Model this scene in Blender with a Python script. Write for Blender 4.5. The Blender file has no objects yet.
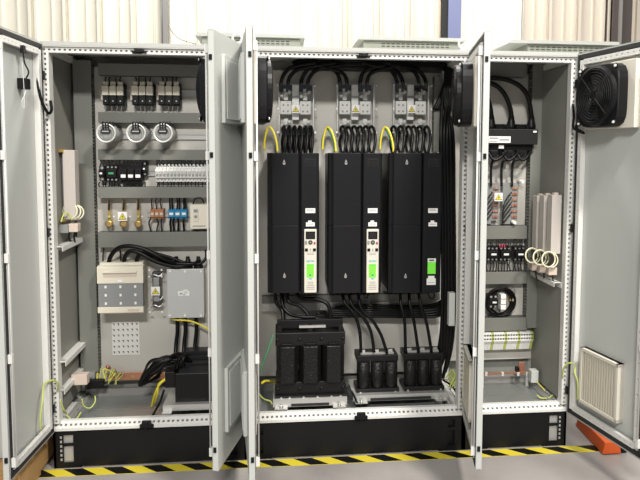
import bpy, bmesh, math, random
from mathutils import Vector, Matrix
random.seed(4)
C = bpy.context.scene.collection
S = bpy.context.scene
# ------------------------------------------------------------------ camera constants (surveyed from the photograph)
CAM = Vector((1.1812, -3.4069, 1.6809)); YAW, PIT, ROL, F = .1055, .0762, .0047, 644.26
PPX, PPY = 27.52, -42.0
fw = Vector((math.sin(YAW)*math.cos(PIT), math.cos(YAW)*math.cos(PIT), -math.sin(PIT)))
rt = Vector((math.cos(YAW), -math.sin(YAW), 0)); up = rt.cross(fw)
r2 = rt*math.cos(ROL)+up*math.sin(ROL); u2 = -rt*math.sin(ROL)+up*math.cos(ROL)
def at(x, y, Y):
    """real-world point of a photo pixel on the depth plane Y"""
    r = fw + r2*((x-320-PPX)/F) - u2*((y-240-PPY)/F)
    return CAM + r*((Y-CAM.y)/r.y)
def rect(x0, y0, x1, y1, Y):
    ym, xm = (y0+y1)/2, (x0+x1)/2
    return at(x0, ym, Y).x, at(x1, ym, Y).x, at(xm, y1, Y).z, at(xm, y0, Y).z     # X0 X1 Z0 Z1
# ------------------------------------------------------------------ materials
def mat(name, col, rough=.5, metal=0., noise=0., scale=8., emit=0, alpha=1., spec=.5, bump=0., bscale=60):
    m = bpy.data.materials.new(name); m.use_nodes = True
    nt = m.node_tree; b = nt.nodes['Principled BSDF']
    b.inputs['Base Color'].default_value = (*col, 1); b.inputs['Roughness'].default_value = rough
    b.inputs['Metallic'].default_value = metal; b.inputs['Specular IOR Level'].default_value = spec
    tc = nt.nodes.new('ShaderNodeTexCoord')
    if noise:
        n = nt.nodes.new('ShaderNodeTexNoise'); n.inputs['Scale'].default_value = scale; n.inputs['Detail'].default_value = 5
        r = nt.nodes.new('ShaderNodeMix'); r.data_type = 'RGBA'
        r.inputs[6].default_value = (*[c*(1-noise) for c in col], 1); r.inputs[7].default_value = (*[min(1, c*(1+noise)) for c in col], 1)
        nt.links.new(tc.outputs['Object'], n.inputs['Vector']); nt.links.new(n.outputs['Fac'], r.inputs[0]); nt.links.new(r.outputs[2], b.inputs['Base Color'])
    if bump:
        n2 = nt.nodes.new('ShaderNodeTexNoise'); n2.inputs['Scale'].default_value = bscale
        bp = nt.nodes.new('ShaderNodeBump'); bp.inputs['Strength'].default_value = bump; bp.inputs['Distance'].default_value = .01
        nt.links.new(tc.outputs['Object'], n2.inputs['Vector']); nt.links.new(n2.outputs['Fac'], bp.inputs['Height']); nt.links.new(bp.outputs['Normal'], b.inputs['Normal'])
    if emit:
        b.inputs['Emission Color'].default_value = (*col, 1); b.inputs['Emission Strength'].default_value = emit
    if alpha < 1: b.inputs['Alpha'].default_value = alpha
    return m
M = dict(
 ral=mat('light_grey_powder_coat', (.52,.535,.51), .45, noise=.03, scale=3),
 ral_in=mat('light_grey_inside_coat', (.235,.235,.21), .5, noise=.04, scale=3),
 frame=mat('frame_profile', (.70,.70,.67), .4),
 roofm=mat('roof_sheet', (.46,.47,.44), .5),
 plate=mat('zinc_mounting_plate', (.52,.505,.46), .45, .12, noise=.10, scale=5, bump=.03),
 floorz=mat('zinc_floor_plate', (.33,.35,.34), .30, .5, noise=.12, scale=6),
 duct=mat('grey_pvc', (.175,.178,.158), .55), galv=mat('bright_zinc', (.55,.55,.53), .35, .6, noise=.08, scale=30),
 steel=mat('steel', (.6,.6,.58), .3, .8), black=mat('black_plastic', (.007,.007,.008), .42, spec=.25), blackm=mat('black_paint', (.006,.006,.007), .42, spec=.25),
 drive=mat('drive_black', (.006,.006,.007), .40, spec=.25), drive2=mat('drive_cover_black', (.009,.009,.0105), .38, spec=.25), rubber=mat('cable_black', (.004,.004,.0045), .36, spec=.22), rubber2=mat('cable_charcoal', (.016,.016,.017), .45, spec=.3),
 iron=mat('varnished_iron', (.008,.008,.008), .40, 0, spec=.3, noise=.3, scale=30), coil=mat('coil_varnish', (.008,.008,.008), .35, spec=.3, noise=.4, scale=60, bump=.6, bscale=90),
 cream=mat('cream_plastic', (.58,.545,.45), .45), white=mat('white_plastic', (.85,.85,.82), .4), dgrey=mat('slate_plastic', (.24,.25,.255), .5), mgrey=mat('mid_grey_plastic', (.26,.27,.26), .5),
 alu=mat('aluminium_box', (.50,.51,.50), .45, .1), tin=mat('tinned_metal', (.72,.72,.69), .35, .25), cream2=mat('light_cream_plastic', (.74,.70,.58), .45), copper=mat('copper', (.58,.27,.17), .35, .75), brass=mat('brass', (.62,.42,.14), .35, .7), orangec=mat('orange_terminal', (.38,.16,.10), .5),
 yellow=mat('yellow', (.70,.58,.04), .5), yg=mat('yellow_green', (.48,.55,.14), .45), green=mat('green_plastic', (.05,.30,.12), .5), yellw=mat('yellow_wire', (.80,.68,.05), .45),
 lcd=mat('lime_panel', (.22,.90,.07), .45), blue=mat('blue_plastic', (.03,.22,.42), .45), brown=mat('brown_plastic', (.40,.19,.10), .5), teal=mat('teal_ink', (.02,.45,.55), .5),
 ink=mat('dark_ink', (.04,.04,.04), .6), inkg=mat('grey_ink', (.35,.35,.35), .6), red=mat('red_wire', (.45,.03,.07), .5), orange=mat('orange_paint', (.80,.13,.02), .42, noise=.08, scale=12),
 wood=mat('pallet_timber', (.50,.30,.12), .7, noise=.2, scale=9), gasket=mat('black_gasket', (.02,.02,.02), .7), ivory=mat('ivory_plastic', (.68,.65,.56), .45), loopw=mat('cream_wire', (.78,.75,.55), .45),
 resist=mat('pale_resistor_case', (.52,.48,.44), .45), pinkish=mat('beige_block', (.62,.52,.44), .5), brownsteel=mat('brown_column', (.075,.06,.055), .6), bluesteel=mat('blue_column', (.17,.19,.34), .6), greysteel=mat('grey_pipe', (.24,.23,.22), .5),
 vent=mat('vent_green_grey', (.26,.275,.225), .45), dark=mat('dark_liner', (.02,.02,.02), .8))
def clearmat():
    m = bpy.data.materials.new('clear_acrylic'); m.use_nodes = True; nt = m.node_tree; nt.nodes.clear()
    o = nt.nodes.new('ShaderNodeOutputMaterial'); t = nt.nodes.new('ShaderNodeBsdfTransparent'); g = nt.nodes.new('ShaderNodeBsdfGlossy'); x = nt.nodes.new('ShaderNodeMixShader')
    t.inputs[0].default_value = (1,1,1,1); g.inputs['Roughness'].default_value = .12; x.inputs[0].default_value = .04
    nt.links.new(t.outputs[0], x.inputs[1]); nt.links.new(g.outputs[0], x.inputs[2]); nt.links.new(x.outputs[0], o.inputs[0]); return m
M['clear'] = clearmat()
def floormat():
    m = mat('painted_concrete', (.40,.375,.355), .38, noise=0); nt = m.node_tree; b = nt.nodes['Principled BSDF']
    tc = nt.nodes.new('ShaderNodeTexCoord'); a = nt.nodes.new('ShaderNodeTexNoise'); a.inputs['Scale'].default_value = 1.7; a.inputs['Detail'].default_value = 9
    r = nt.nodes.new('ShaderNodeValToRGB'); r.color_ramp.elements[0].color = (.26,.24,.228,1); r.color_ramp.elements[0].position = .3; r.color_ramp.elements[1].color = (.43,.405,.385,1); r.color_ramp.elements[1].position = .75
    nt.links.new(tc.outputs['Object'], a.inputs[0]); nt.links.new(a.outputs[0], r.inputs[0]); nt.links.new(r.outputs[0], b.inputs['Base Color'])
    a2 = nt.nodes.new('ShaderNodeTexNoise'); a2.inputs['Scale'].default_value = 5; rr = nt.nodes.new('ShaderNodeMapRange'); rr.inputs[3].default_value = .25; rr.inputs[4].default_value = .55
    nt.links.new(tc.outputs['Object'], a2.inputs[0]); nt.links.new(a2.outputs[0], rr.inputs[0]); nt.links.new(rr.outputs[0], b.inputs['Roughness']); return m
M['floor'] = floormat()
def wallmat(name, col):
    m = mat(name, col, .55, noise=.05, scale=1.3); return m
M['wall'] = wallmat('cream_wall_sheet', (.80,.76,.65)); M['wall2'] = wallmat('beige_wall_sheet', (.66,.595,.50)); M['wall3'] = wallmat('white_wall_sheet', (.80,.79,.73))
# ------------------------------------------------------------------ mesh builder (world coordinates)
WL = {}
class MB:
    def __init__(s, mtx=None): s.bm = bmesh.new(); s.m = mtx; s.mi = 0
    def v(s, p):
        p = Vector(p); return s.bm.verts.new(s.m @ p if s.m else p)
    def f(s, vs, smooth=False):
        try:
            f = s.bm.faces.new(vs); f.smooth = smooth; f.material_index = s.mi; return f
        except ValueError: return None
    def quad(s, a, b, c, d): return s.f([s.v(a), s.v(b), s.v(c), s.v(d)])
    def box(s, x0, x1, y0, y1, z0, z1):
        v = [s.v((x, y, z)) for z in (z0, z1) for y in (y0, y1) for x in (x0, x1)]
        for q in ((0,2,3,1),(4,5,7,6),(0,1,5,4),(2,6,7,3),(0,4,6,2),(1,3,7,5)): s.f([v[i] for i in q])
        return s
    def prism(s, poly, y0, y1, ax='y'):
        g = (lambda a, b, y: (a, y, b)) if ax == 'y' else ((lambda a, b, y: (y, a, b)) if ax == 'x' else (lambda a, b, y: (a, b, y)))
        A = [s.v(g(a, b, y0)) for a, b in poly]; B = [s.v(g(a, b, y1)) for a, b in poly]
        s.f(A[::-1]); s.f(B); n = len(poly)
        for i in range(n): s.f([A[i], A[(i+1) % n], B[(i+1) % n], B[i]])
        return s
    def ring(s, c, ax1, ax2, r, n): return [s.v(c+ax1*(math.cos(2*math.pi*i/n)*r)+ax2*(math.sin(2*math.pi*i/n)*r)) for i in range(n)]
    def tube(s, pts, r, n=8, smooth_path=True):
        P = [Vector(p) for p in pts]
        if smooth_path and len(P) > 2:
            Q = []
            for i in range(len(P)-1):
                a = P[max(i-1, 0)]; b = P[i]; c = P[i+1]; d = P[min(i+2, len(P)-1)]
                for k in range(6):
                    t = k/6; Q.append(.5*((2*b)+(c-a)*t+(2*a-5*b+4*c-d)*t*t+(3*b-a-3*c+d)*t**3))
            Q.append(P[-1]); P = Q
        u = None; rings = []
        for i, p in enumerate(P):
            d = (P[min(i+1, len(P)-1)]-P[max(i-1, 0)])
            if d.length < 1e-9: d = Vector((0, 0, 1))
            d.normalize()
            if u is None: u = d.orthogonal().normalized()
            else:
                u = u-d*u.dot(d); u = u.normalized() if u.length > 1e-6 else d.orthogonal().normalized()
            rr = r[i] if isinstance(r, (list, tuple)) and len(r) == len(P) else (r if not isinstance(r, (list, tuple)) else r[0])
            rings.append(s.ring(p, u, d.cross(u), rr, n))
        for a, b in zip(rings, rings[1:]):
            for i in range(n): s.f([a[i], a[(i+1) % n], b[(i+1) % n], b[i]], True)
        s.f(rings[0][::-1]); s.f(rings[-1]); return s
    def cyl(s, a, b, r, n=16): return s.tube([a, b], r, n, False)
    def lathe(s, o, d, prof, n=32):
        o = Vector(o); d = Vector(d).normalized(); u = d.orthogonal().normalized(); w = d.cross(u); R = []
        for t, r in prof: R.append(s.ring(o+d*t, u, w, max(r, 1e-4), n))
        for a, b in zip(R, R[1:]):
            for i in range(n): s.f([a[i], a[(i+1) % n], b[(i+1) % n], b[i]], True)
        s.f(R[0][::-1]); s.f(R[-1]); return s
    def torus(s, c, d, R, r, n=28, k=8):
        c = Vector(c); d = Vector(d).normalized(); u = d.orthogonal().normalized(); w = d.cross(u); rs = []
        for i in range(n):
            a = 2*math.pi*i/n; e = u*math.cos(a)+w*math.sin(a); rs.append(s.ring(c+e*R, e, d, r, k))
        for i in range(n):
            for j in range(k): s.f([rs[i][j], rs[i][(j+1) % k], rs[(i+1) % n][(j+1) % k], rs[(i+1) % n][j]], True)
        return s
    def holed(s, o, U, V, N, w, L, pitch, hw, hl, depth=.025, ph=.5):
        """strip w wide (U) and L long (V), real punched holes every pitch, going in along -N"""
        o, U, V, N = Vector(o), Vector(U), Vector(V), Vector(N); k = int(L/pitch); pitch = L/k
        p = lambda a, b, c=0: o+U*a+V*b+N*c
        a0 = w*ph-hw/2; a1 = w*ph+hw/2
        for i in range(k):
            b = i*pitch; b0 = b+(pitch-hl)/2; b1 = b0+hl
            s.quad(p(0, b), p(a0, b), p(a0, b+pitch), p(0, b+pitch)); s.quad(p(a1, b), p(w, b), p(w, b+pitch), p(a1, b+pitch))
            s.quad(p(a0, b), p(a1, b), p(a1, b0), p(a0, b0)); s.quad(p(a0, b1), p(a1, b1), p(a1, b+pitch), p(a0, b+pitch))
            s.quad(p(a0, b0), p(a1, b0), p(a1, b0, -depth), p(a0, b0, -depth)); s.quad(p(a0, b1), p(a1, b1), p(a1, b1, -depth), p(a0, b1, -depth))
            s.quad(p(a0, b0), p(a0, b1), p(a0, b1, -depth), p(a0, b0, -depth)); s.quad(p(a1, b0), p(a1, b1), p(a1, b1, -depth), p(a1, b0, -depth))
            s.quad(p(a0, b0, -depth), p(a1, b0, -depth), p(a1, b1, -depth), p(a0, b1, -depth))
        return s
    def build(s, name, m, parent=None, bevel=0, recalc=False):
        off = Vector((0, 0, 0))
        if parent is not None: off = WL[parent.name]
        for v in s.bm.verts: v.co -= off
        if s.m or recalc: bmesh.ops.recalc_face_normals(s.bm, faces=s.bm.faces)
        me = bpy.data.meshes.new(name); s.bm.to_mesh(me); s.bm.free()
        o = bpy.data.objects.new(name, me); C.objects.link(o)
        for q in (m if isinstance(m, (list, tuple)) else [m]): me.materials.append(M[q] if isinstance(q, str) else q)
        if parent is not None: o.parent = parent
        WL[o.name] = off
        if bevel:
            b = o.modifiers.new('bevel', 'BEVEL'); b.width = bevel; b.segments = 2; b.limit_method = 'ANGLE'; b.angle_limit = .7
        return o
def tag(o, label, cat, group=None):
    o['label'] = label; o['category'] = cat
    if group: o['group'] = group
    return o
def thing(name, label, cat, loc, group=None):
    o = bpy.data.objects.new(name, None); C.objects.link(o); o.location = loc; o.empty_display_size = .05
    WL[o.name] = Vector(loc); return tag(o, label, cat, group)
def struct(o): o['kind'] = 'structure'; return o
def dup(root, d, label=None):
    r = root.copy(); C.objects.link(r); r.location = Vector(root.location)+Vector(d); WL[r.name] = Vector(r.location)
    if label: r['label'] = label
    for ch in root.children:
        c = ch.copy(); C.objects.link(c); c.parent = r
        for g in ch.children:
            e = g.copy(); C.objects.link(e); e.parent = c
    return r
def cable(label, pts, r, m='rubber', name='power_cable', cat='cable', group=None, n=8, local=False):
    P = [at(*p) for p in pts] if not local else [Vector(p) for p in pts]
    return tag(MB().tube(P, r, n).build(name, m), label, cat, group)
def warning(parent, px, py, Y, s, board=True):
    """square white label with a yellow triangle and a black flash"""
    c = at(px, py, Y); m = MB()
    if board: m.box(c.x-s/2, c.x+s/2, Y-.001, Y+.001, c.z-s/2, c.z+s/2)
    h = s*.44
    def tri(k, y): 
        return m.prism([(c.x-h*k, c.z-h*.75*k-h*.08), (c.x+h*k, c.z-h*.75*k-h*.08), (c.x, c.z+h*.95*k-h*.08)], y-.0008, y)
    m.mi = 1; tri(1, Y-.001); m.mi = 2; tri(.82, Y-.0018); m.mi = 1
    k = h*.5; z = c.z-h*.1
    m.prism([(c.x+k*.25, z+k), (c.x-k*.35, z-k*.1), (c.x, z-k*.1), (c.x-k*.15, z-k), (c.x+k*.4, z+k*.2), (c.x+k*.05, z+k*.2)], Y-.0034, Y-.0026)
    return m.build('warning_label', ['white', 'ink', 'yellow'], parent)
def text(s, x, y, z, size, m, parent, name='lettering', mtx=None, bold=0.):
    cu = bpy.data.curves.new(name, 'FONT'); cu.body = s; cu.size = size; cu.align_x = 'CENTER'; cu.align_y = 'CENTER'; cu.extrude = .0004; cu.offset = bold
    t = bpy.data.objects.new(name, cu); me = bpy.data.meshes.new_from_object(t); bpy.data.objects.remove(t)
    R = Matrix.Translation((x, y, z)) @ Matrix.Rotation(math.pi/2, 4, 'X') if mtx is None else mtx
    me.transform(Matrix.Translation(-WL[parent.name]) @ R); me.materials.append(M[m])
    o = bpy.data.objects.new(name, me); C.objects.link(o); o.parent = parent; WL[o.name] = WL[parent.name]; return o
# ------------------------------------------------------------------ constants of the cabinet row
Z0, ZT, D = .20, 2.20, .50
BX = [0., 1.0, 2.2, 2.8]
PL = .45          # face of the mounting plates
# ------------------------------------------------------------------ setting
m = MB(); m.box(-7, 9, -9, 2.6, -.05, 0); struct(m.build('floor', 'floor'))
def ribbed(name, x0, x1, m_, y=2.6, z1=6.5):
    b = MB(); p = .29; x = x0; pr = []
    while x < x1-1e-6:
        e = min(x+p, x1); w = e-x
        pr += [(x, y), (x+w*.36, y), (x+w*.375, y-.012), (x+w*.415, y-.012), (x+w*.43, y), (x+w*.70, y), (x+w*.715, y-.032), (x+w*.78, y-.032), (x+w*.795, y), (x+w*.88, y), (x+w*.895, y-.032), (x+w*.97, y-.032)]; x = e
    pr.append((x1, y))
    for (a, c), (a2, c2) in zip(pr, pr[1:]): b.quad((a, c, 0), (a2, c2, 0), (a2, c2, z1), (a, c, z1))
    return struct(b.build(name, m_))
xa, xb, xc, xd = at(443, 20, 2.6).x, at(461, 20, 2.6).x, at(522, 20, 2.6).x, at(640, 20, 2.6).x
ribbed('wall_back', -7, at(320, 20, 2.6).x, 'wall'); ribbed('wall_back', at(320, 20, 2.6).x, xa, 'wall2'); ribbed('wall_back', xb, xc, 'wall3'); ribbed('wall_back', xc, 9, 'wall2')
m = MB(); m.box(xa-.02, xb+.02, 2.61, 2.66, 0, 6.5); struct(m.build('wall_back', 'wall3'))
def ibeam(px0, px1, name, m_, label, y=2.45, flange=.02):
    x0, x1 = at(px0, 20, y).x, at(px1, 20, y).x; t = thing(name, label, 'column', ((x0+x1)/2, y, 0)); 
    MB().box(x0, x1, y, y+flange, 0, 6.4).box(x0, x1, y+.13, y+.13+flange, 0, 6.4).build('flange', m_, t)
    MB().box((x0+x1)/2-.01, (x0+x1)/2+.01, y+flange, y+.13, 0, 6.4).build('web', m_, t); return t
ibeam(448.5, 461, 'steel_column', 'bluesteel', 'blue-grey steel column on the wall above the middle bay')
m = MB(); x0, x1 = at(442.5, 20, 2.5).x, at(448, 20, 2.5).x; m.box(x0, x1, 2.5, 2.6, 0, 6.4); tag(m.build('wall_post', 'dark'), 'narrow black upright beside the blue-grey column', 'post')
t = ibeam(613, 632, 'steel_column', 'brownsteel', 'dark brown steel column against the wall at far right')
p = at(620, 20, 2.4); MB().box(at(619,20,2.44).x, at(621.5,20,2.44).x, 2.425, 2.45, 0, 6.4).build('stiffener', 'greysteel', t)
x0 = at(165, 20, 2.5).x
t = thing('wall_conduit', 'slim grey trunking running up the wall over the left bay', 'pipe', (x0, 2.5, 0))
MB().box(x0-.022, x0+.022, 2.5, 2.56, 0, 6.4).build('conduit_body', 'greysteel', t); MB().cyl((x0-.035, 2.53, 0), (x0-.035, 2.53, 6.4), .008, 8).build('side_pipe', 'steel', t)
# thin loose wire on wall right of the conduit
cable('thin loose wire curling down the wall beside the slim grey trunking', [(167, 22, 2.54), (171, 30, 2.52), (177, 37, 2.5), (185, 41, 2.52), (196, 44, 2.54)], .004, 'greysteel', 'loose_wire')
# hazard tape
x0, x1, ya, yb = -.75, 3.03, -.092, -.012
t = MB(); t.box(x0, x1, ya, yb, .0002, .001)
k = 0; x = x0
while x < x1-.16:
    t.mi = 1; a, b_ = x, x+.10
    t.prism([(a+.09, ya+.002), (b_+.09, ya+.002), (b_, yb-.002), (a, yb-.002)], .0010, .0014, 'z'); x += .20
tag(t.build('hazard_tape', ['yellow', 'blackm']), 'yellow and black striped tape stuck on floor along the plinth', 'tape')
# ------------------------------------------------------------------ enclosures
def rail_holes_x(b, x0, x1, y, z, w, N, U, pitch=.025, hw=.008, hl=.010): b.holed((x0, y, z), U, (1, 0, 0), N, w, x1-x0, pitch, hw, hl)
def bay(i, label):
    x0, x1 = BX[i], BX[i+1]; t = thing('electrical_enclosure', label, 'cabinet', ((x0+x1)/2, D/2, 0)); PW = .034
    def post(xa, y0, y1, front=True):
        b = MB(); b.box(xa+.001, xa+PW-.001, y0+.046, y0+.06, Z0+.04, ZT-.04) if front else b.box(xa, xa+PW, y0, y1, Z0+.04, ZT-.04)
        if front:
            b.holed((xa, y0, Z0+.04), (1, 0, 0), (0, 0, 1), (0, -1, 0), PW, ZT-Z0-.08, .025, .010, .012, .045)
            for xx in (xa, xa+PW): b.quad((xx, y0, Z0+.04), (xx, y0+.05, Z0+.04), (xx, y0+.05, ZT-.04), (xx, y0, ZT-.04))
        b.build('post', 'frame', t)
    post(x0, 0, .04); post(x1-PW, 0, .04); post(x0, D-.04, D-.002, False); post(x1-PW, D-.04, D-.002, False)
    # top rail: plain lip over a punched strip
    b = MB(); b.box(x0, x1, -.012, .04, ZT-.016, ZT); b.box(x0, x1, .03, .05, ZT-.045, ZT-.016)
    b.holed((x0, .002, ZT-.045), (0, 0, 1), (1, 0, 0), (0, -1, 0), .029, x1-x0, .025, .009, .012)
    b.quad((x0, .002, ZT-.045), (x1, .002, ZT-.045), (x1, .03, ZT-.045), (x0, .03, ZT-.045)); b.build('top_rail', 'frame', t)
    # bottom rail: front lip, punched sloping tread
    b = MB(); b.box(x0, x1, -.004, .05, Z0+.002, Z0+.004); b.box(x0, x1, -.004, -.001, Z0+.004, Z0+.016)
    b.holed((x0, -.002, Z0+.016), (0, .74, .673), (1, 0, 0), (0, -.673, .74), .042, x1-x0, .025, .012, .0125, .030, .45)
    b.quad((x0, .029, Z0+.0443), (x1, .029, Z0+.0443), (x1, .055, Z0+.0443), (x0, .055, Z0+.0443)); b.quad((x0, .055, Z0+.0443), (x1, .055, Z0+.0443), (x1, .055, Z0+.012), (x0, .055, Z0+.012)); b.build('bottom_rail', 'frame', t)
    # depth rails at the sides
    for xx, s in ((x0+.002, 1), (x1-.032, -1)):
        b = MB(); b.box(xx+.001, xx+.029, .05, D-.04, ZT-.045, ZT-.014); b.holed((xx, .05, ZT-.046), (1, 0, 0), (0, 1, 0), (0, 0, -1), .03, D-.09, .025, .009, .012, .012)
        xf = xx+.030 if s > 0 else xx; b.holed((xf, .05, ZT-.045), (0, 0, 1), (0, 1, 0), (s, 0, 0), .03, D-.09, .025, .009, .012, .012); b.build('depth_rail', 'frame', t)
        b = MB(); b.box(xx+.001, xx+.029, .05, D-.04, Z0+.001, Z0+.022); b.holed((xx, .05, Z0+.035), (1, 0, 0), (0, 1, 0), (0, 0, 1), .030, D-.09, .025, .010, .012, .012)
        b.quad((xf, .05, Z0+.02), (xf, D-.04, Z0+.02), (xf, D-.04, Z0+.035), (xf, .05, Z0+.035)); b.build('depth_rail', 'frame', t)
        xo = xx+.034 if s > 0 else xx-.036
        MB().box(xo, xo+.036, .06, D-.05, Z0+.012, Z0+.026).box(xo+.004, xo+.010, .06, D-.05, Z0+.026, Z0+.034).box(xo+.024, xo+.030, .06, D-.05, Z0+.026, Z0+.034).build('floor_bracket', 'galv', t)
    MB().box(x0, x1, -.010, D+.01, ZT, ZT+.008).box(x0, x1, -.014, -.010, ZT-.012, ZT+.008).build('roof_panel', 'roofm', t)
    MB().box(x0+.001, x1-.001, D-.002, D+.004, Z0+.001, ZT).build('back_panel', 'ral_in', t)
    fl = MB().box(x0+.036, x1-.036, .05, .24, Z0+.003, Z0+.010).box(x0+.036, x1-.036, .243, D-.04, Z0+.003, Z0+.012).build('floor_plate', 'floorz', t)
    MB().box(x0+.036, x1-.036, D-.055, D-.035, Z0+.012, Z0+.055).build('rear_rail', 'greysteel', t)
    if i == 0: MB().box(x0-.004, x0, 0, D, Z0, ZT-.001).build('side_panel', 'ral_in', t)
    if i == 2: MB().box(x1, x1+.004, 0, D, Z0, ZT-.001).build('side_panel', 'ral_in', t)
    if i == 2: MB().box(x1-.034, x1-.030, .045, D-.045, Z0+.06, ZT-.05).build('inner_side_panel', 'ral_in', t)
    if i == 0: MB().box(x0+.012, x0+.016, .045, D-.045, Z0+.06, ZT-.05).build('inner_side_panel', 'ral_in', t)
    for xx in {0: (x1-.035,), 1: (x0+.03, x1-.03), 2: ()}[i]:
        MB().torus((xx, .04, ZT+.050), (0, 1, 0), .024, .007, 24, 8).lathe((xx, .04, ZT+.008), (0, 0, 1), [(0, .020), (.010, .020), (.018, .010)], 16).build('lifting_eye', 'frame', t)
    # door catches at centre of rails
    cx = at([140, 363, 0][i], 50, 0).x if i < 2 else 2.49
    if i < 2:
        for z, h in ((ZT-.045, .030), (Z0+.006, .046)):
            cc = cx+(.0 if z > 1 else (.0))
            MB().box(cc-.024, cc+.024, -.030, -.012, z+.006, z+h-.004).box(cc-.036, cc+.036, -.022, -.012, z, z+h*.5).box(cc-.008, cc+.008, -.036, -.030, z+.004, z+h-.008).build('door_catch', 'black', t, .003)
    # plinth
    b = MB(); a, c = x0+(.115 if i != 1 else .09), x1-(.115 if i != 1 else .09)
    b.box(a, c, -.004, .008, .012, Z0-.004)
    for s, xx in ((1, x0), (-1, x1)):
        outer = (i == 0 and s > 0) or (i == 2 and s < 0)
        f = lambda p, q: (xx+s*p, xx+s*q) if s > 0 else (xx+s*q, xx+s*p)
        for p, q, za, zb in ((0, .012, 0, Z0-.004), (.012, .14, .178, Z0-.004), (.012, .14, 0, .03), (.012, .05, .03, .178), (.10, .14, .03, .178), (.05, .10, .118, .133)):
            u, w = f(p, q); b.box(u, w, 0, .006, za, zb)
        u, w = f(0, .012); b.box(u, w, 0, D, 0, .01); b.box(u, w, 0, .04, 0, Z0-.004); b.box(u, w, D-.04, D, 0, Z0-.004); b.box(u, w, 0, D, .18, Z0-.004)
        if not outer: u, w = f(.012, .14 if i != 1 else .09); b.box(u, w, .02, .026, 0, Z0-.004)
        for k in range(6 if outer else 0):
            b.mi = 1; u, w = f(.034, .044); b.box(u, w, -.0012, .0005, .04+k*.024, .053+k*.024); b.mi = 0
        if outer: b.mi = 1; u, w = f(.046, .105); b.box(u, w, .010, .012, .025, .182); b.mi = 0
    b.box(x0, x1, D-.008, D, .17, Z0-.004); b.build('plinth', ['blackm', 'galv'], t)
    return t
def door(enc, hx, side, width, ang, fan=False, lowfilter=False, hinge=True):
    """side +1: hinged left, -1: hinged right. local axes: u from hinge to free edge, n towards the interior face, z up"""
    a = math.radians(ang); W = width
    if side > 0: U = Vector((math.cos(a), -math.sin(a), 0)); N = Vector((math.sin(a), math.cos(a), 0))
    else: U = Vector((-math.cos(a), -math.sin(a), 0)); N = Vector((-math.sin(a), math.cos(a), 0))
    mt = Matrix(((U.x, N.x, 0, hx), (U.y, N.y, 0, -.022), (0, 0, 1, 0), (0, 0, 0, 1)))
    za, zb = Z0+.004, ZT-.002
    b = MB(mt); b.box(0, W, -.014, -.011, za, zb)
    for q in ((0, .003, za, zb), (W-.003, W, za, zb)): b.box(q[0], q[1], -.011, .014, q[2], q[3])
    b.box(0, W, -.011, .014, za, za+.003); b.box(0, W, -.011, .014, zb-.003, zb)
    b.box(0, .008, .011, .014, za, zb); b.box(W-.008, W, .011, .014, za, zb); b.box(0, W, .011, .014, za, za+.008); b.box(0, W, .011, .014, zb-.008, zb)
    d = b.build('door', 'ral', enc)
    g = MB(mt); i0, i1 = .009, .030
    for q in ((i0, i1, za+i0, zb-i0), (W-i1, W-i0, za+i0, zb-i0), (i0, W-i0, za+i0, za+i1), (i0, W-i0, zb-i1, zb-i0)): g.box(q[0], q[1], -.010, .016, q[2], q[3])
    g.build('gasket', 'gasket', d)
    r = MB(mt); w = .028
    for u0 in (.034, W-.034-w):
        r.box(u0+.001, u0+w-.001, -.010, .004, za+.04, zb-.04); r.holed((u0, .020, za+.04), (1, 0, 0), (0, 0, 1), (0, 1, 0), w, zb-za-.08, .075, .007, .012, .014)
        for uu in (u0, u0+w): r.quad((uu, .0, za+.04), (uu, .020, za+.04), (uu, .020, zb-.04), (uu, .0, zb-.04))
    for z in (za+.036, zb-.036-w):
        r.holed((.062, .020, z), (0, 0, 1), (1, 0, 0), (0, 1, 0), w, W-.124, .0375, .006, .010, .014)
        for zz in (z, z+w): r.quad((.062, 0, zz), (W-.062, 0, zz), (W-.062, .020, zz), (.062, .020, zz))
    r.build('door_frame', 'galv' if width < 0 else 'frame', d)
    for z in (za+.13, (za+zb)/2+.05, zb-.16):
        h = MB(mt); h.cyl((-.009, .002, z-.03), (-.009, .002, z+.03), .0075, 12); h.box(-.009, .012, .014, .020, z-.022, z+.022); h.build('hinge', 'black', d)
    lr = MB(mt); lr.cyl((W-.022, .030, za+.06), (W-.022, .030, zb-.06), .004, 8)
    for z in (za+.08, za+.55, (za+zb)/2, zb-.55, zb-.08): lr.box(W-.032, W-.014, .014, .034, z-.02, z+.02)
    lr.build('lock_rod', 'frame', d)
    for z in (za+.10, zb-.12, (za+zb)/2+.45): lf = MB(mt); lf.box(W, W+.004, -.006, .008, z-.012, z+.012); lf.build('roller_catch', 'black', d)
    return mt, d
e1 = bay(0, 'light grey steel enclosure with perforated frame, left bay of three with many small fuses'); e2 = bay(1, 'light grey steel enclosure, wide middle bay holding the three tall black drives'); e3 = bay(2, 'light grey steel enclosure, narrow right bay with copper terminals and white tall boxes')
D1, _d = door(e1, 0, 1, .50, 92.4); _d['label'] = 'light grey door at far left with bare inside and small black sensor'
D2, _d = door(e1, 1.0, -1, .50, 76.7); D3, _d3 = door(e2, 1.0, 1, .60, 84.5); D4, _d4 = door(e2, 2.2, -1, .60, 79.6); D5, _d5 = door(e3, 2.8, -1, .60, 100.3)
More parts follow.
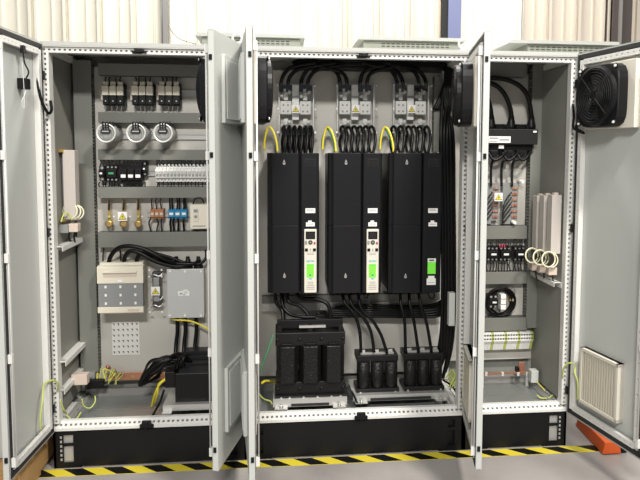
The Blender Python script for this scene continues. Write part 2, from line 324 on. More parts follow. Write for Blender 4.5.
# fan filter units on doors: inside fan, outside louvre cover
def fan(mt, W, uc, label, label2):
    c = mt @ Vector((uc, 0, 1.95)); t = thing('filter_fan', label, 'fan', (c.x, c.y, 1.79)); h = .168
    b = MB(mt); b.box(uc-h+.012, uc+h+.038, .0, .034, 1.95-h+.006, 1.95+h-.004); b.build('mounting_plate', 'ivory' , t, .003)
    b = MB(mt); zc = 1.95; n = 40; hh = h-.012
    def sq(a, k):
        x, z = math.cos(a), math.sin(a); p = (abs(x)**5+abs(z)**5)**(-1/5); return Vector((uc+x*p*k, 0, zc+z*p*k))
    rings = []
    for nn, kind, k in ((.035, 's', hh), (.082, 's', hh), (.088, 's', hh*.97), (.088, 'c', hh*.96), (.108, 'c', hh*.94), (.112, 'c', hh*.88), (.055, 'c', hh*.84)):
        rings.append([b.v((*((sq(2*math.pi*i/n, k)).xy if 0 else ()),) or (uc+(math.cos(2*math.pi*i/n)*k if kind == 'c' else sq(2*math.pi*i/n, k).x-uc), nn, zc+(math.sin(2*math.pi*i/n)*k if kind == 'c' else sq(2*math.pi*i/n, k).z-zc))) for i in range(n)])
    for A, B_ in zip(rings, rings[1:]):
        for i in range(n): b.f([A[i], A[(i+1) % n], B_[(i+1) % n], B_[i]])
    b.f(rings[-1])
    for sx in (-1, 1):
        for sz in (-1, 1): b.lathe((uc+sx*hh*.86, .088, zc+sz*hh*.86), (0, 1, 0), [(0, .014), (.004, .014), (.004, .006)], 12)
    b.build('fan_housing', 'black', t)
    b = MB(mt)
    for k in range(7):
        a = k*2*math.pi/7; pts = []
        for rr, tw in ((.042, -.012), (.07, -.009), (hh*.78, -.004)):
            for da, dn in ((-.30, tw), (.30, -tw)): pts.append((uc+rr*math.cos(a+da), .080+dn, zc+rr*math.sin(a+da)))
        vs = [b.v(p) for p in pts]
        b.f([vs[0], vs[1], vs[3], vs[2]]); b.f([vs[2], vs[3], vs[5], vs[4]])
    b.lathe((uc, .06, zc), (0, 1, 0), [(0, .044), (.034, .044), (.040, .036), (.041, .001)], 24); b.build('impeller', 'rubber2', t)
    b = MB(mt)
    for R_ in (.030, .046, .060, .074, .088, .102, .116, .130): b.torus((uc, .112, zc), (0, 1, 0), R_, .0017, 36, 5)
    for k in range(4):
        a = math.pi/4+k*math.pi/2; b.tube([(uc+.02*math.cos(a), .112, zc+.02*math.sin(a)), (uc+.135*math.cos(a), .110, zc+.135*math.sin(a))], .0025, 6)
    b.build('finger_guard', 'rubber2', t)
    for sx in (-1, 1):
        for sz in (-1, 1):
            MB(mt).lathe((uc+sx*hh*.86, .092, zc+sz*hh*.86), (0, 1, 0), [(0, .007), (.006, .006)], 8).build('screw', 'white', t)
    c = mt @ Vector((uc, -.03, 1.95)); t2 = thing('filter_cover', label2, 'vent', (c.x, c.y, 1.79))
    cover(mt, uc, 1.95, t2)
    return t
def cover(mt, uc, zc, t2, n0=-.014, s=-1, h=.155, frame_m='ral'):
    b = MB(mt); a0, a1 = sorted((n0, n0+s*.018)); b.box(uc-h, uc+h, a0, a1, zc-h, zc+h); b.build('cover_frame', frame_m, t2, .004)
    b = MB(mt)
    for k in range(16):
        u = uc-h+.03+k*(2*h-.06)/15; a0, a1 = sorted((n0+s*.018, n0+s*.021)); b.box(u-.006, u+.004, a0, a1, zc-h+.02, zc+h-.02)
    b.build('louvre', frame_m, t2)
fan(D2, .5, .25, 'black square fan edge-on, inside the right door of the left bay', 'louvred filter cover high on the outside of the left bay right door')
fan(D3, .6, .30, 'black square fan on the door left of the first tall drive', 'filter cover seen edge-on high on the middle bay left door outside')
fan(D4, .6, .235, 'black fan with cables beside it, inside the door right of the drives', 'filter cover on the hidden outside of the middle bay right door, upper')
fan(D5, .6, .272, 'black round fan on white plate inside the wide open right door', 'filter cover on outer face of the far right door, upper')
def lower(mt, uc, lab_in, lab_out, zc=.50):
    c = mt @ Vector((uc, .03, zc)); t = thing('filter_grille', lab_in, 'vent', (c.x, c.y, zc-.15)); h = .15
    b = MB(mt); 
    for q in ((uc-h, uc-h+.016, zc-h, zc+h), (uc+h-.016, uc+h, zc-h, zc+h), (uc-h, uc+h, zc-h, zc-h+.016), (uc-h, uc+h, zc+h-.016, zc+h)): b.box(q[0], q[1], -.010, .030, q[2], q[3])
    b.box(uc-h, uc+h, -.011, .012, zc-h, zc+h); b.build('grille_frame', 'ivory', t)
    b = MB(mt)
    for k in range(14):
        u = uc-h+.024+k*(2*h-.048)/13; b.box(u-.007, u+.004, .012, .027, zc-h+.014, zc+h-.014)
    for z in (zc-.07, zc, zc+.07): b.box(uc-h+.014, uc+h-.014, .012, .020, z-.002, z+.002)
    b.build('grille_bars', 'cream', t)
    c = mt @ Vector((uc, -.03, zc)); t2 = thing('filter_cover', lab_out, 'vent', (c.x, c.y, zc-.15)); cover(mt, uc, zc, t2)
lower(D2, .25, 'lower filter grille inside the left bay right door', 'louvred filter cover low on the outside of the left bay right door')
lower(D3, .30, 'lower filter grille inside the middle bay left door', 'filter cover seen edge-on low on the middle bay left door outside')
lower(D4, .27, 'lower filter grille inside the door right of drives', 'filter cover on the hidden outside of the middle bay right door, lower')
lower(D5, .275, 'cream ribbed filter grille low inside the far right door', 'filter cover on outer face of the far right door, lower', .47)
# small sensor and lead on the left door
c = D1 @ Vector((.22, .03, 1.98)); t = thing('door_switch', 'small black switch box near top of the far left door', 'switch', (c.x, c.y, 1.94))
MB(D1).box(.19, .24, -.011, .030, 1.95, 2.00).build('switch_body', 'black', t, .003)
MB(D1).tube([(.215, .02, 2.0), (.22, .035, 2.03), (.25, .03, 2.07), (.255, .028, 2.13)], .0035, 6).build('lead', 'black', t)
MB(D1).box(.24, .265, .018, .034, 2.11, 2.145).build('cable_tie_base', 'black', t)
tag(MB(D1).tube([(.22, .02, 1.955), (.26, .03, 1.92), (.29, .03, 1.89), (.26, .025, 1.86), (.24, .02, 1.95), (.25, .02, 2.07)], .0012, 5).build('thin_wire', 'white'), 'thin white wire hanging in a loop beside small black door switch', 'cable')
cable('black cable hanging in a hook from far left door onto the frame post', [(36.5, 52, -.06), (37, 66, -.07), (38, 85, -.08), (42, 102, -.08), (48, 113, -.06), (51.5, 110, -.03), (50.5, 101, -.01)], .0075, 'rubber', 'door_cable')
tag(MB().tube([(2.775, -.012, 1.93), (2.77, -.04, 1.86), (2.76, -.06, 1.80), (2.80, -.10, 1.77), D5 @ Vector((.07, .06, 1.80)), D5 @ Vector((.10, .06, 1.83))], .0065, 8).build('door_cable', 'rubber'), 'black cable looping from right post to the far right door fan', 'cable')
# door earth straps
def strap(label, pts, r=.0045, m='yg', group=None): return tag(MB().tube(pts, r, 8).build('earth_wire', m), label, 'cable', group)
strap('yellow-green earth wire looping from left post to the far left door bottom', [(.03, -.008, .42), (.045, -.035, .46), (.035, -.07, .50), (.01, -.13, .50), D1 @ Vector((.17, .03, .45)), D1 @ Vector((.19, .024, .36)), D1 @ Vector((.18, .022, .30))], .0048)
strap('yellow-green earth wire looping from right post to the far right door', [(2.765, -.008, .40), (2.76, -.03, .46), (2.775, -.06, .50), (2.80, -.09, .50), D5 @ Vector((.10, .04, .47)), D5 @ Vector((.115, .03, .42)), D5 @ Vector((.11, .024, .32))], .0045)
# ------------------------------------------------------------------ rear cabinets and roof vents
t = thing('rear_enclosure', 'grey enclosure row standing back to back behind the open bays', 'cabinet', (1.8, .9, 0))
MB().box(.35, 3.6, .62, 1.25, .1, 2.20).build('body', 'ral', t); MB().box(.36, 3.59, .64, 1.23, 0, .1).build('plinth', 'blackm', t)
for k, (x0, x1, lab) in enumerate(((.655, 1.348, 'slotted roof vent box above the seam between left and middle bays'), (1.69, 2.401, 'slotted roof vent box above the middle of the row, right of drives'), (2.70, 3.478, 'slotted roof vent box above the narrow right bay'))):
    t = thing('roof_vent', lab, 'vent', ((x0+x1)/2, .9, 2.2)); w = x1-x0
    fr = [.655+.035, 0, 0]
    b = MB(); b.box(x0+(.14 if k == 2 else .04), x1-.03, .83, 1.15, 2.20, 2.388); b.build('vent_body', 'vent', t)
    b = MB(); b.prism([(x0, 2.388), (x1, 2.388), (x1-.012, 2.410), (x0+.012, 2.410)], .80, 1.18); b.build('vent_lid', 'roofm', t)
    b = MB(); z0 = 2.322
    n = 14; x = x0+.09
    for q in range(n):
        xx = x0+.16+q*(w-.25)/n
        for j in range(3): b.box(xx, xx+(w-.25)/n*.66, .828, .8305, z0+.012+j*.016, z0+.012+j*.016+.006)
    b.build('slots', 'ink', t)
# ------------------------------------------------------------------ timber pallet + cabinet at far left
t = thing('timber_pallet', 'brown timber pallet on the floor behind the far left door', 'pallet', (-.6, -.3, 0))
for y in (-.68, -.5, -.32, -.14, .04, .22): MB().box(-1.2, -.045, y, y+.13, .118, .14).build('deck_board', 'wood', t)
for x in (-1.2, -.67, -.145): MB().box(x, x+.10, -.68, .35, .022, .118).build('bearer', 'wood', t)
for y in (-.68, -.18, .22): MB().box(-1.2, -.045, y, y+.12, 0, .022).build('bottom_board', 'wood', t)
t = thing('spare_enclosure', 'pale closed enclosure on the pallet at the left edge', 'cabinet', (-.7, .1, .14))
MB().box(-1.15, -.185, -.155, .34, .14, 1.85).build('body', 'ral', t, .004); MB().box(-1.13, -.21, -.168, -.155, .18, 1.82).build('door', 'ral', t, .003)
MB().box(-.30, -.27, -.185, -.168, .95, 1.1).build('handle', 'black', t, .003)
# ------------------------------------------------------------------ orange fork
t = thing('pallet_fork', 'orange steel fork with a black tip lying under the right door', 'pallet truck fork', (3.0, .1, 0))
def tap(b, x0, x1, y0, z0, h0, X0, X1, y1, h1, mi=0):
    A = [(x0, y0, z0), (x1, y0, z0), (x1-.012, y0, h0), (x0+.012, y0, h0)]; B = [(X0, y1, z0), (X1, y1, z0), (X1-.012, y1, h1), (X0+.012, y1, h1)]
    A = [b.v(p) for p in A]; B = [b.v(p) for p in B]; b.f(A[::-1]); b.f(B)
    for i in range(4): b.f([A[i], A[(i+1) % 4], B[(i+1) % 4], B[i]])
b = MB(); tap(b, 2.95, 3.06, -.135, .004, .072, 2.975, 3.055, .24, .066); b.build('fork_arm', 'orange', t, .004)
b = MB(); tap(b, 3.0, 3.10, -.125, .002, .050, 3.06, 3.07, .10, .04); b.build('fork_tip', 'blackm', t, .004)
# ------------------------------------------------------------------ mounting plates
def plate(i, x0, x1, z0, z1, enc):
    b = MB(); b.box(x0, x1, PL, PL+.003, z0, z1); b.box(x0, x0+.003, PL+.003, PL+.02, z0, z1); b.box(x1-.003, x1, PL+.003, PL+.02, z0, z1); return b.build('mounting_plate', 'plate', enc)
plate(0, .035, .965, .30, 2.14, e1); plate(1, 1.035, 2.165, .30, 2.14, e2); plate(2, 2.235, 2.765, .36, 2.14, e3)
# ------------------------------------------------------------------ cable ducts
def duct(label, px0, py0, px1, py1, vert=False, Y=.385, m_='duct'):
    X0, X1, A, B_ = rect(px0, py0, px1, py1, Y)
    t = thing('cable_duct', label, 'cable duct', ((X0+X1)/2, PL, A))
    b = MB(); b.box(X0, X1, PL-.003, PL, A, B_); p = .0125 if not vert else .02; fwid = p*.55
    if vert:
        n = int((B_-A)/p)
        for k in range(n):
            z = A+k*p
            for x in (X0, X1-.002): b.box(x, x+.002, Y+.006, PL-.003, z, z+fwid)
        for x in (X0, X1-.002): b.box(x, x+.002, PL-.018, PL-.003, A, B_)
    else:
        n = int((X1-X0)/p)
        for k in range(n):
            x = X0+k*p
            for z in (A, B_-.002): b.box(x, x+fwid, Y+.006, PL-.003, z, z+.002)
        for z in (A, B_-.002): b.box(X0, X1, PL-.018, PL-.003, z, z+.002)
    b.build('slotted_body', m_, t); MB().box(X0, X1, Y, Y+.005, A, B_).build('lid', m_, t, .0015)
    return t
duct('tall grey vertical cable duct at the left bay left edge', 76.5, 60, 94.5, 372, True)
duct('topmost horizontal grey duct of left bay, under the roof', 98, 64, 207, 76)
duct('horizontal grey duct between the fuse blocks and round silver cylinders', 98, 112.5, 207, 123)
duct('horizontal grey duct below the round silver cylinders', 98, 149.5, 209, 160)
duct('horizontal grey duct below the white breaker row', 98, 187, 210, 198)
duct('wide horizontal grey duct above cream switch fuse unit', 98, 232, 211, 247)
duct('topmost horizontal duct of right bay', 488, 63, 527, 77)
duct('vertical slotted duct on the right of the right bay', 529.5, 63, 541, 328, True)
duct('horizontal grey duct under the copper terminal strips', 484, 226, 527, 239)
duct('horizontal grey duct under the right bay contactors', 484, 272, 527, 284)
duct('deep horizontal grey duct above white earth terminal row', 484, 318, 527, 331)
duct('horizontal grey duct under the three tall drives', 262, 295, 440, 302, False, .40)
duct('vertical slotted duct at the right of the upper drive gear', 434, 76, 440, 152, True, .40)
# ------------------------------------------------------------------ DIN rails
def din(label, px0, px1, py, Y=.435):
    a, b_ = at(px0, py, Y), at(px1, py, Y); z = a.z; m_ = MB()
    m_.box(a.x, b_.x, PL-.008, PL-.0005, z-.012, z+.012); m_.box(a.x, b_.x, Y, Y+.004, z-.017, z-.011); m_.box(a.x, b_.x, Y, Y+.004, z+.011, z+.017); m_.box(a.x, b_.x, Y+.003, PL-.007, z-.0115, z-.010); m_.box(a.x, b_.x, Y+.003, PL-.007, z+.010, z+.0115)
    return tag(m_.build('din_rail', 'galv'), label, 'rail')
din('metal mounting rail behind the three fuse blocks', 98.5, 206, 92); din('metal mounting rail behind round silver cylinders', 98.5, 206, 136); din('metal mounting rail behind white breaker row', 98.5, 208, 173); din('metal mounting rail behind blue and brown terminal blocks', 147, 208, 214)
# ------------------------------------------------------------------ wires between ducts and devices
def wires(label, group, xs, y0, y1, Y0, Y1, r=.0035, m_='rubber2', wob=1.5, name='wire'):
    for x in xs:
        j = random.uniform(-wob, wob)
        cable(label, [(x, y0, Y0), (x+j, (y0*2+y1)/3, (Y0+Y1)/2), (x+j*.5, (y0+2*y1)/3, Y1), (x, y1, Y1)], r, m_, name, 'wire', group, 6)
# ------------------------------------------------------------------ c1 row 1: three fuse blocks
def fuse_block(px, label):
    Y = .375; X0, X1, A, B_ = rect(px, 83, px+22, 105, Y); t = thing('fuse_block', label, 'fuse holder', ((X0+X1)/2, PL, A)); w = (X1-X0)/3
    zc = A+(B_-A)*.44
    MB().box(X0, X1, Y+.012, PL-.001, A, B_).build('base', 'black', t, .003)
    for k in range(3):
        a = X0+k*w
        d = MB().prism([(a+.002, zc), (a+w-.002, zc), (a+w-.002, B_-.022), (a+w-.008, B_-.016), (a+.008, B_-.016), (a+.002, B_-.022)], Y-.012, Y+.014).build('fuse_cover', 'cream2', t, .002)
        MB().box(a+.004, a+w-.004, Y-.003, Y+.012, A+.004, zc-.003).build('lower_cover', 'black', t, .002)
        MB().lathe((a+w/2, Y-.004, A+(zc-A)*.4), (0, -1, 0), [(0, .004), (.002, .004)], 10).build('screw', 'steel', t)
    MB().box(X0-.012, X0, Y+.02, PL-.001, A+.03, B_-.008).build('side_clip', 'pinkish', t)
    for k in range(3): MB().box(X0+k*w+.006, X0+(k+1)*w-.006, Y+.002, Y+.030, B_-.014, B_+.008).build('terminal', 'cream', t)
nm = ['leftmost', 'middle', 'rightmost']
for k, px in enumerate((102, 131.5, 158)):
    fuse_block(px, nm[k]+' of the three black fuse blocks with cream covers'); 
    wires('thin dark wire from the top duct into the %s fuse block' % nm[k], 'wires above the %s fuse block' % nm[k], [px+4, px+8, px+14, px+19], 77, 84, .40, .40, .004)
    wires('thin wire hanging below the %s fuse block' % nm[k], 'wires below the %s fuse block' % nm[k], [px+4, px+10, px+14, px+19], 104, 113, .40, .40, .003, 'greysteel')
# ------------------------------------------------------------------ c1 row 2: round canisters
for k, px in enumerate((106, 136, 163)):
    c = at(px, 133, .25); t = thing('round_canister', nm[k]+' of the three round silver cylinders under the fuse blocks', 'canister', (c.x, PL, c.z-.05))
    MB().lathe((c.x, .255, c.z), (0, 1, 0), [(0, .046), (.004, .048), (PL-.256, .048)], 40).build('barrel', 'alu', t)
    MB().lathe((c.x, .258, c.z), (0, -1, 0), [(0, .044), (0, .052), (.012, .053), (.014, .051), (.014, .046), (.004, .044)], 40).build('outer_ring', 'tin', t)
    MB().lathe((c.x, .257, c.z), (0, -1, 0), [(0, .044), (.003, .044), (.004, .040)], 36).build('front_disc', 'mgrey', t)
    MB().torus((c.x, .250, c.z), (0, 1, 0), .034, .004, 32, 8).build('inner_ring', 'mgrey', t)
    MB().box(c.x-.024, c.x+.024, .238, .255, c.z+.000, c.z+.018).build('name_strip', 'black', t, .002); MB().box(c.x-.018, c.x+.018, .236, .238, c.z+.005, c.z+.012).build('label_text', 'inkg', t)
    for s in (-1, 0, 1): MB().box(c.x+s*.014-.004, c.x+s*.014+.004, .242, .255, c.z+.024, c.z+.058).build('terminal', 'black', t)
    MB().box(c.x-.012, c.x+.012, .245, .254, c.z-.030, c.z-.012).build('lower_tab', 'mgrey', t)
    wires('black wire dropping into the %s round silver cylinder' % nm[k], 'wires above the %s round cylinder' % nm[k], [px-3, px+1, px+4, px+7], 122, 128, .37, .26, .004)
# ------------------------------------------------------------------ c1 row 3
def contactor(px0, py0, px1, py1, label, Y=.37, accent=None, name='contactor', poles=3, body='black', cat='contactor'):
    X0, X1, A, B_ = rect(px0, py0, px1, py1, Y); t = thing(name, label, cat, ((X0+X1)/2, PL, A)); w = X1-X0; h = B_-A
    MB().box(X0, X1, Y+.025, PL-.001, A, B_).build('base', body, t, .002)
    MB().box(X0+w*.08, X1-w*.08, Y, Y+.026, A+h*.26, B_-h*.26).build('front_cover', body, t, .003)
    for k in range(poles):
        x = X0+w*(k+.5)/poles
        for z in (B_-h*.13, A+h*.13): MB().lathe((x, Y+.024, z), (0, -1, 0), [(0, w/poles*.28), (.003, w/poles*.26)], 10).build('terminal_screw', 'steel', t)
    if accent: MB().box(X0+w*.28, X1-w*.28, Y-.005, Y, A+h*.45, B_-h*.43).build('front_tag', accent, t, .001)
    return t
contactor(98, 166, 104, 181, 'narrow black contactor with white dot at the left of its row', accent='white', poles=1)
contactor(105, 165, 117, 182, 'black relay with a green face beside the narrow contactor', accent='green', poles=3, name='relay', cat='relay')
def carrier(px0, label):
    Y = .368; X0, X1, A, B_ = rect(px0, 164, px0+22, 184, Y); t = thing('fuse_carrier', label, 'fuse holder', ((X0+X1)/2, PL, A)); w = (X1-X0)/3
    MB().box(X0, X1, Y+.02, PL-.001, A, B_).build('base', 'black', t, .003)
    for k in range(3):
        MB().box(X0+k*w+.002, X0+(k+1)*w-.002, Y, Y+.02, A+.022, B_-.028).build('carrier', 'black', t, .003)
        MB().box(X0+k*w+.007, X0+(k+1)*w-.007, Y-.003, Y, A+.036, A+.054).build('white_tag', 'white', t, .001)
carrier(119.5, 'black three-pole fuse carrier with three white tags')
contactor(142, 162, 146, 176, 'slim black block with a white tab at right of the fuse carrier', accent='white', poles=1)
wires('dark wire above the black relays in the third row', 'wires above the black relays', range(100, 146, 4), 160, 166, .40, .385, .0032)
wires('dark wire below the black relays in the third row', 'wires below the black relays', range(100, 146, 3), 182, 188, .385, .40, .0035)
X0, X1, A, B_ = rect(155, 164.5, 209, 182, .375); n = 15; w = (X1-X0)/n; t = thing('circuit_breaker', 'slim white circuit breaker in the tight row beside the black relays', 'circuit breaker', (X0+w/2, PL, A), 'white circuit breakers in a row')
h = B_-A; a, c = X0+.0006, X0+w-.0006
MB().prism([(PL-.001, A), (.405, A), (.405, A+h*.22), (.382, A+h*.25), (.382, A+h*.75), (.405, A+h*.78), (.405, B_), (PL-.001, B_)], a, c, 'x').build('breaker_body', 'white', t)
MB().box(a+.003, c-.003, .368, .383, A+h*.44, A+h*.62).build('toggle', 'ral', t, .001)
MB().box(a+.002, c-.002, .3805, .382, A+h*.30, A+h*.38).build('rating_print', 'inkg', t)
for z in (A+h*.1, B_-h*.1): MB().lathe(((a+c)/2, .405, z), (0, -1, 0), [(0, .004), (.0015, .004)], 8).build('terminal_screw', 'dgrey', t)
for k in range(1, n): dup(t, (k*w, 0, 0))
wires('black wire entering the top of the white breaker row', 'wires above the white breakers', [156.5+k*3.55 for k in range(15)], 159, 165.5, .40, .395, .0052)
wires('dark wire leaving the bottom of the white breaker row', 'wires below the white breakers', [156.5+k*3.55 for k in range(15)], 181.5, 188, .395, .40, .003)
# ------------------------------------------------------------------ c1 row 4
for k, px in enumerate((109, 123.5, 138)):
    a = at(px, 200, .41); b_ = at(px, 227, .41); t = thing('brass_terminal', nm[k]+' of the three brass terminal bars under breakers', 'terminal', (a.x, PL, b_.z))
    MB().box(a.x-.009, a.x+.009, .408, .414, b_.z+.01, a.z).box(a.x-.012, a.x+.012, .414, PL-.001, b_.z+.02, b_.z+.045).build('bar', 'brass', t, .001)
    MB().lathe((a.x, .405, b_.z+.020), (0, 1, 0), [(-.012, .012), (-.010, .021), (0, .021), (.006, .02)], 20).build('lug', 'brass', t)
    MB().lathe((a.x+.002, .403, b_.z+.06), (0, -1, 0), [(0, .009), (.008, .009), (.010, .005)], 6).build('nut', 'yg' if k != 1 else 'steel', t)
    MB().tube([(a.x+.002, .40, a.z+.004), (a.x+.004, .395, a.z-.03), (a.x, .402, a.z-.055)], .006, 8).build('tail', 'rubber2', t)
t = thing('clear_cover', 'clear acrylic cover over the brass terminals with warning label', 'cover', (at(123, 216, .385).x, PL, at(123, 226, .385).z))
X0, X1, A, B_ = rect(101, 203, 146, 228, .383); MB().box(X0, X1, .382, .385, A, B_).box(X0, X0+.003, .385, PL-.001, A, B_).box(X1-.003, X1, .385, PL-.001, A, B_).build('acrylic_sheet', 'clear', t)
warning(t, 122.5, 216.3, .3805, .052)
for px in (114, 130, 142): c = at(px, 216.5, .381); MB().lathe((c.x, .3815, c.z), (0, -1, 0), [(0, .005), (.003, .004)], 10).build('screw', 'white', t)
def tblock(px0, px1, m_, label, n, lab):
    Y = .385; X0, X1, A, B_ = rect(px0, 209, px1, 219, Y); t = thing('terminal_block', label, 'terminal block', ((X0+X1)/2, PL, A)); w = (X1-X0)/n
    MB().box(X0, X1, Y+.012, PL-.001, A, B_).build('base', m_, t, .002)
    for k in range(n):
        MB().prism([(Y+.012, A+.004), (Y, A+.012), (Y, B_-.012), (Y+.012, B_-.004)], X0+k*w+.001, X0+(k+1)*w-.001, 'x').build('terminal', m_, t)
        MB().box(X0+k*w+w*.2, X0+(k+1)*w-w*.2, Y-.002, Y, (A+B_)/2-.006, (A+B_)/2+.008).build('marker', lab, t)
tblock(150, 163.5, 'brown', 'brown three-pole terminal block left of the blue one', 3, 'cream'); tblock(168, 187, 'blue', 'blue three-pole terminal block between brown block and cream unit', 3, 'white')
MB
wires('black wire into the top of brown terminal block', 'wires above the brown block', (152, 157, 161.5), 197, 210, .40, .40, .004); wires('black wire below the brown terminal block', 'wires below the brown block', (151, 156.5, 162), 218, 232, .40, .40, .0048, wob=3)
wires('thick black wire into the top of blue terminal block', 'wires above the blue block', (170, 172.5, 177, 179.5, 184, 186), 197, 210, .40, .40, .0052, 'rubber', .6); wires('thick black wire below the blue terminal block', 'wires below the blue block', (171, 174, 178, 184), 218, 232, .40, .40, .006, 'rubber', 1)
X0, X1, A, B_ = rect(190, 204.5, 209, 229, .36); t = thing('power_supply', 'cream power supply at the right end beside the blue block', 'power supply', ((X0+X1)/2, PL, A))
MB().box(X0, X1, .36, PL-.001, A, B_).build('case', 'cream2', t, .004); MB().box(X0+.018, X0+.048, .356, .36, B_-.10, B_-.02).build('front_plate', 'ivory', t, .002)
MB().box(X0+.022, X0+.044, .354, .356, B_-.045, B_-.028).build('slot', 'mgrey', t); MB().lathe((X0+.033, .356, B_-.07), (0, -1, 0), [(0, .009), (.002, .009)], 16).build('dial', 'mgrey', t); MB().box(X0+.014, X1-.02, .359, .3605, A+.014, A+.020).build('vent_slot', 'mgrey', t)
cable('dark lead curling over the cream power supply top', [(193, 205, .39), (195, 199, .385), (201, 198, .385), (204, 203, .39)], .0045, 'rubber2', 'lead')
# ------------------------------------------------------------------ c1 row 5: switch fuse, cables, clear fuse cover, grey box
Y = .30; X0, X1, A, B_ = rect(97, 267, 143.5, 313, Y); h = B_-A; w = X1-X0
t = thing('switch_fuse', 'large cream and slate switch fuse unit in the left bay', 'switch', ((X0+X1)/2, PL, A))
MB().box(X0+.01, X1-.006, Y+.03, PL-.001, A-.012, B_+.02).build('base', 'cream2', t, .003)
MB().prism([(Y, B_-h*.36), (Y, B_), (Y+.012, B_+.006), (Y+.05, B_+.006), (Y+.05, B_-h*.36)], X0, X1, 'x').build('top_cover', 'cream2', t, .003)
MB().box(X0+.004, X1-.004, Y+.006, Y+.04, A+h*.13, B_-h*.36).build('fuse_door', 'dgrey', t, .003)
MB().box(X0, X1-.002, Y, Y+.04, A, A+h*.13).build('bottom_cover', 'cream2', t, .003)
MB().box(X0+w*.14, X1-w*.14, Y-.001, Y+.001, B_-h*.22, B_-h*.13).build('handle_slot', 'pinkish', t); MB().box(X0+w*.14, X1-w*.14, Y-.010, Y-.001, B_-h*.13, B_-h*.09).build('grip', 'cream2', t, .002)
MB().box(X0+w*.45, X0+w*.55, Y-.004, Y, B_-h*.33, B_-h*.28).build('catch', 'white', t)
for k in range(3):
    x = X0+w*(.18+.32*k)
    for j in range(5): MB().box(x-.006+.003*(j % 2), x+.005, Y+.0035, Y+.006, A+h*(.18+.09*j), A+h*(.235+.09*j)).build('inspection_slot', 'mgrey' if j % 2 else 'white', t)
MB().box(X0+w*.65, X1-w*.1, Y-.001, Y, A+h*.03, A+h*.08).build('rating_print', 'pinkish', t)
for k, (p, l) in enumerate((([(103, 267, .36), (103, 256, .40), (104, 247, .42)], 'thin black wire rising to the duct, leftmost behind cream switch'), ([(121, 267, .36), (120.5, 256, .40), (120, 247, .42)], 'thin black wire rising to the duct above cream switch middle'))): cable(l, p, .004, 'rubber')
cable('thick black cable arching from the switch left pole to the grey box', [(109, 268, .36), (110, 258, .35), (117, 249, .34), (128, 246, .33), (144, 249, .33), (160, 257, .33), (172, 262, .35), (178, 266, .375)], .0125)
cable('thick black cable arching from the switch middle pole to the grey box', [(124, 268, .36), (125, 257, .35), (131, 251, .345), (142, 254, .34), (155, 261, .34), (172, 266, .35), (184, 266, .36), (189, 264, .375)], .0125)
cable('thick black cable rising from the switch right pole into the arch', [(136, 268, .36), (137, 259, .36), (142, 253, .36), (154, 256, .36), (168, 262, .365), (186, 264, .36), (196, 263, .37), (199, 261, .385)], .0115)
cable('black cable doubling back over the top of grey box', [(146, 251, .37), (158, 254, .375), (172, 258, .38), (186, 263, .375), (199, 264, .37), (206, 258, .38), (206, 250, .40)], .009)
X0, X1, A, B_ = rect(167, 269, 204, 318, .36); t = thing('junction_box', 'grey aluminium box with white screws under three black glands', 'junction box', ((X0+X1)/2, PL, A))
MB().box(X0+.003, X1-.003, .372, PL-.001, A+.003, B_-.003).build('box_body', 'alu', t, .002); MB().box(X0, X1, .36, .371, A, B_).build('lid', 'alu', t, .003)
for px, py in ((170, 271.5), (185, 271.5), (201, 271.5), (170, 315.5), (185, 315.5), (201, 315.5)): c = at(px, py, .358); MB().lathe((c.x, .360, c.z), (0, -1, 0), [(0, .008), (.004, .006)], 10).build('screw', 'white', t)
c = at(184, 293, .358); MB().box(c.x-.034, c.x+.030, .3585, .360, c.z-.016, c.z+.010).box(c.x-.006, c.x+.020, .3585, .360, c.z+.008, c.z+.018).build('sticker', 'white', t); 
MB().box(c.x-.026, c.x-.008, .3575, .3585, c.z-.008, c.z+.002).box(c.x, c.x+.022, .3575, .3585, c.z-.002, c.z+.002).box(c.x-.006, c.x+.008, .3575, .3585, c.z-.013, c.z-.007).build('print', 'inkg', t)
for px in (176.5, 188, 198.5):
    a = at(px, 269, .405); g = MB().lathe((a.x, .405, a.z), (0, 0, 1), [(0, .028), (.02, .028), (.024, .024), (.055, .013), (.075, .010)], 16).build('cable_gland', 'black', t)
Y = .37; X0, X1, A, B_ = rect(147.5, 268, 164, 314, Y); t = thing('fuse_link_cover', 'clear cover with warning label left of grey aluminium box', 'cover', ((X0+X1)/2, PL, A))
MB().box(X0, X1, Y, Y+.003, A, B_).box(X0, X0+.003, Y, PL-.001, A, B_).box(X1-.003, X1, Y, PL-.001, A, B_).build('acrylic_sheet', 'clear', t)
MB().box(X0+.022, X1-.022, .40, PL-.001, A+.03, B_-.03).build('fuse_base', 'black', t, .002); MB().box(X0+.03, X1-.03, .385, .40, A+.07, B_-.06).build('fuse_body', 'mgrey', t, .003)
for z in (A+.04, B_-.05, (A+B_)/2-.055): MB().tube([(X0+.012, .405, z-.012), (X0+.03, .398, z+.006), (X1-.03, .398, z-.004), (X1-.012, .405, z+.014)], .005, 8).build('clip', 'steel', t)
for sx in (X0+.012, X1-.012):
    for z in (A+.012, B_-.012, B_-.05): MB().lathe((sx, Y, z), (0, -1, 0), [(0, .007), (.003, .005)], 10).build('screw', 'white', t)
warning(t, 155.5, 291, Y-.003, .050)
X0, X1, A, B_ = rect(112, 321.5, 139.5, 355, .445)
b = MB(); b.box(X0, X1, .446, PL, A, B_); b.mi = 1
for i in range(6):
    for j in range(6):
        x = X0+(X1-X0)*(i+.5)/6; z = A+(B_-A)*(j+.5)/6; b.box(x-.002, x+.003, .4445, .446, z-.005, z+.006); b.box(x-.008, x-.002, .4445, .446, z+.003, z+.006)
tag(b.build('perforated_plate', ['frame', 'ink']), 'square perforated plate on the panel below cream switch', 'plate')
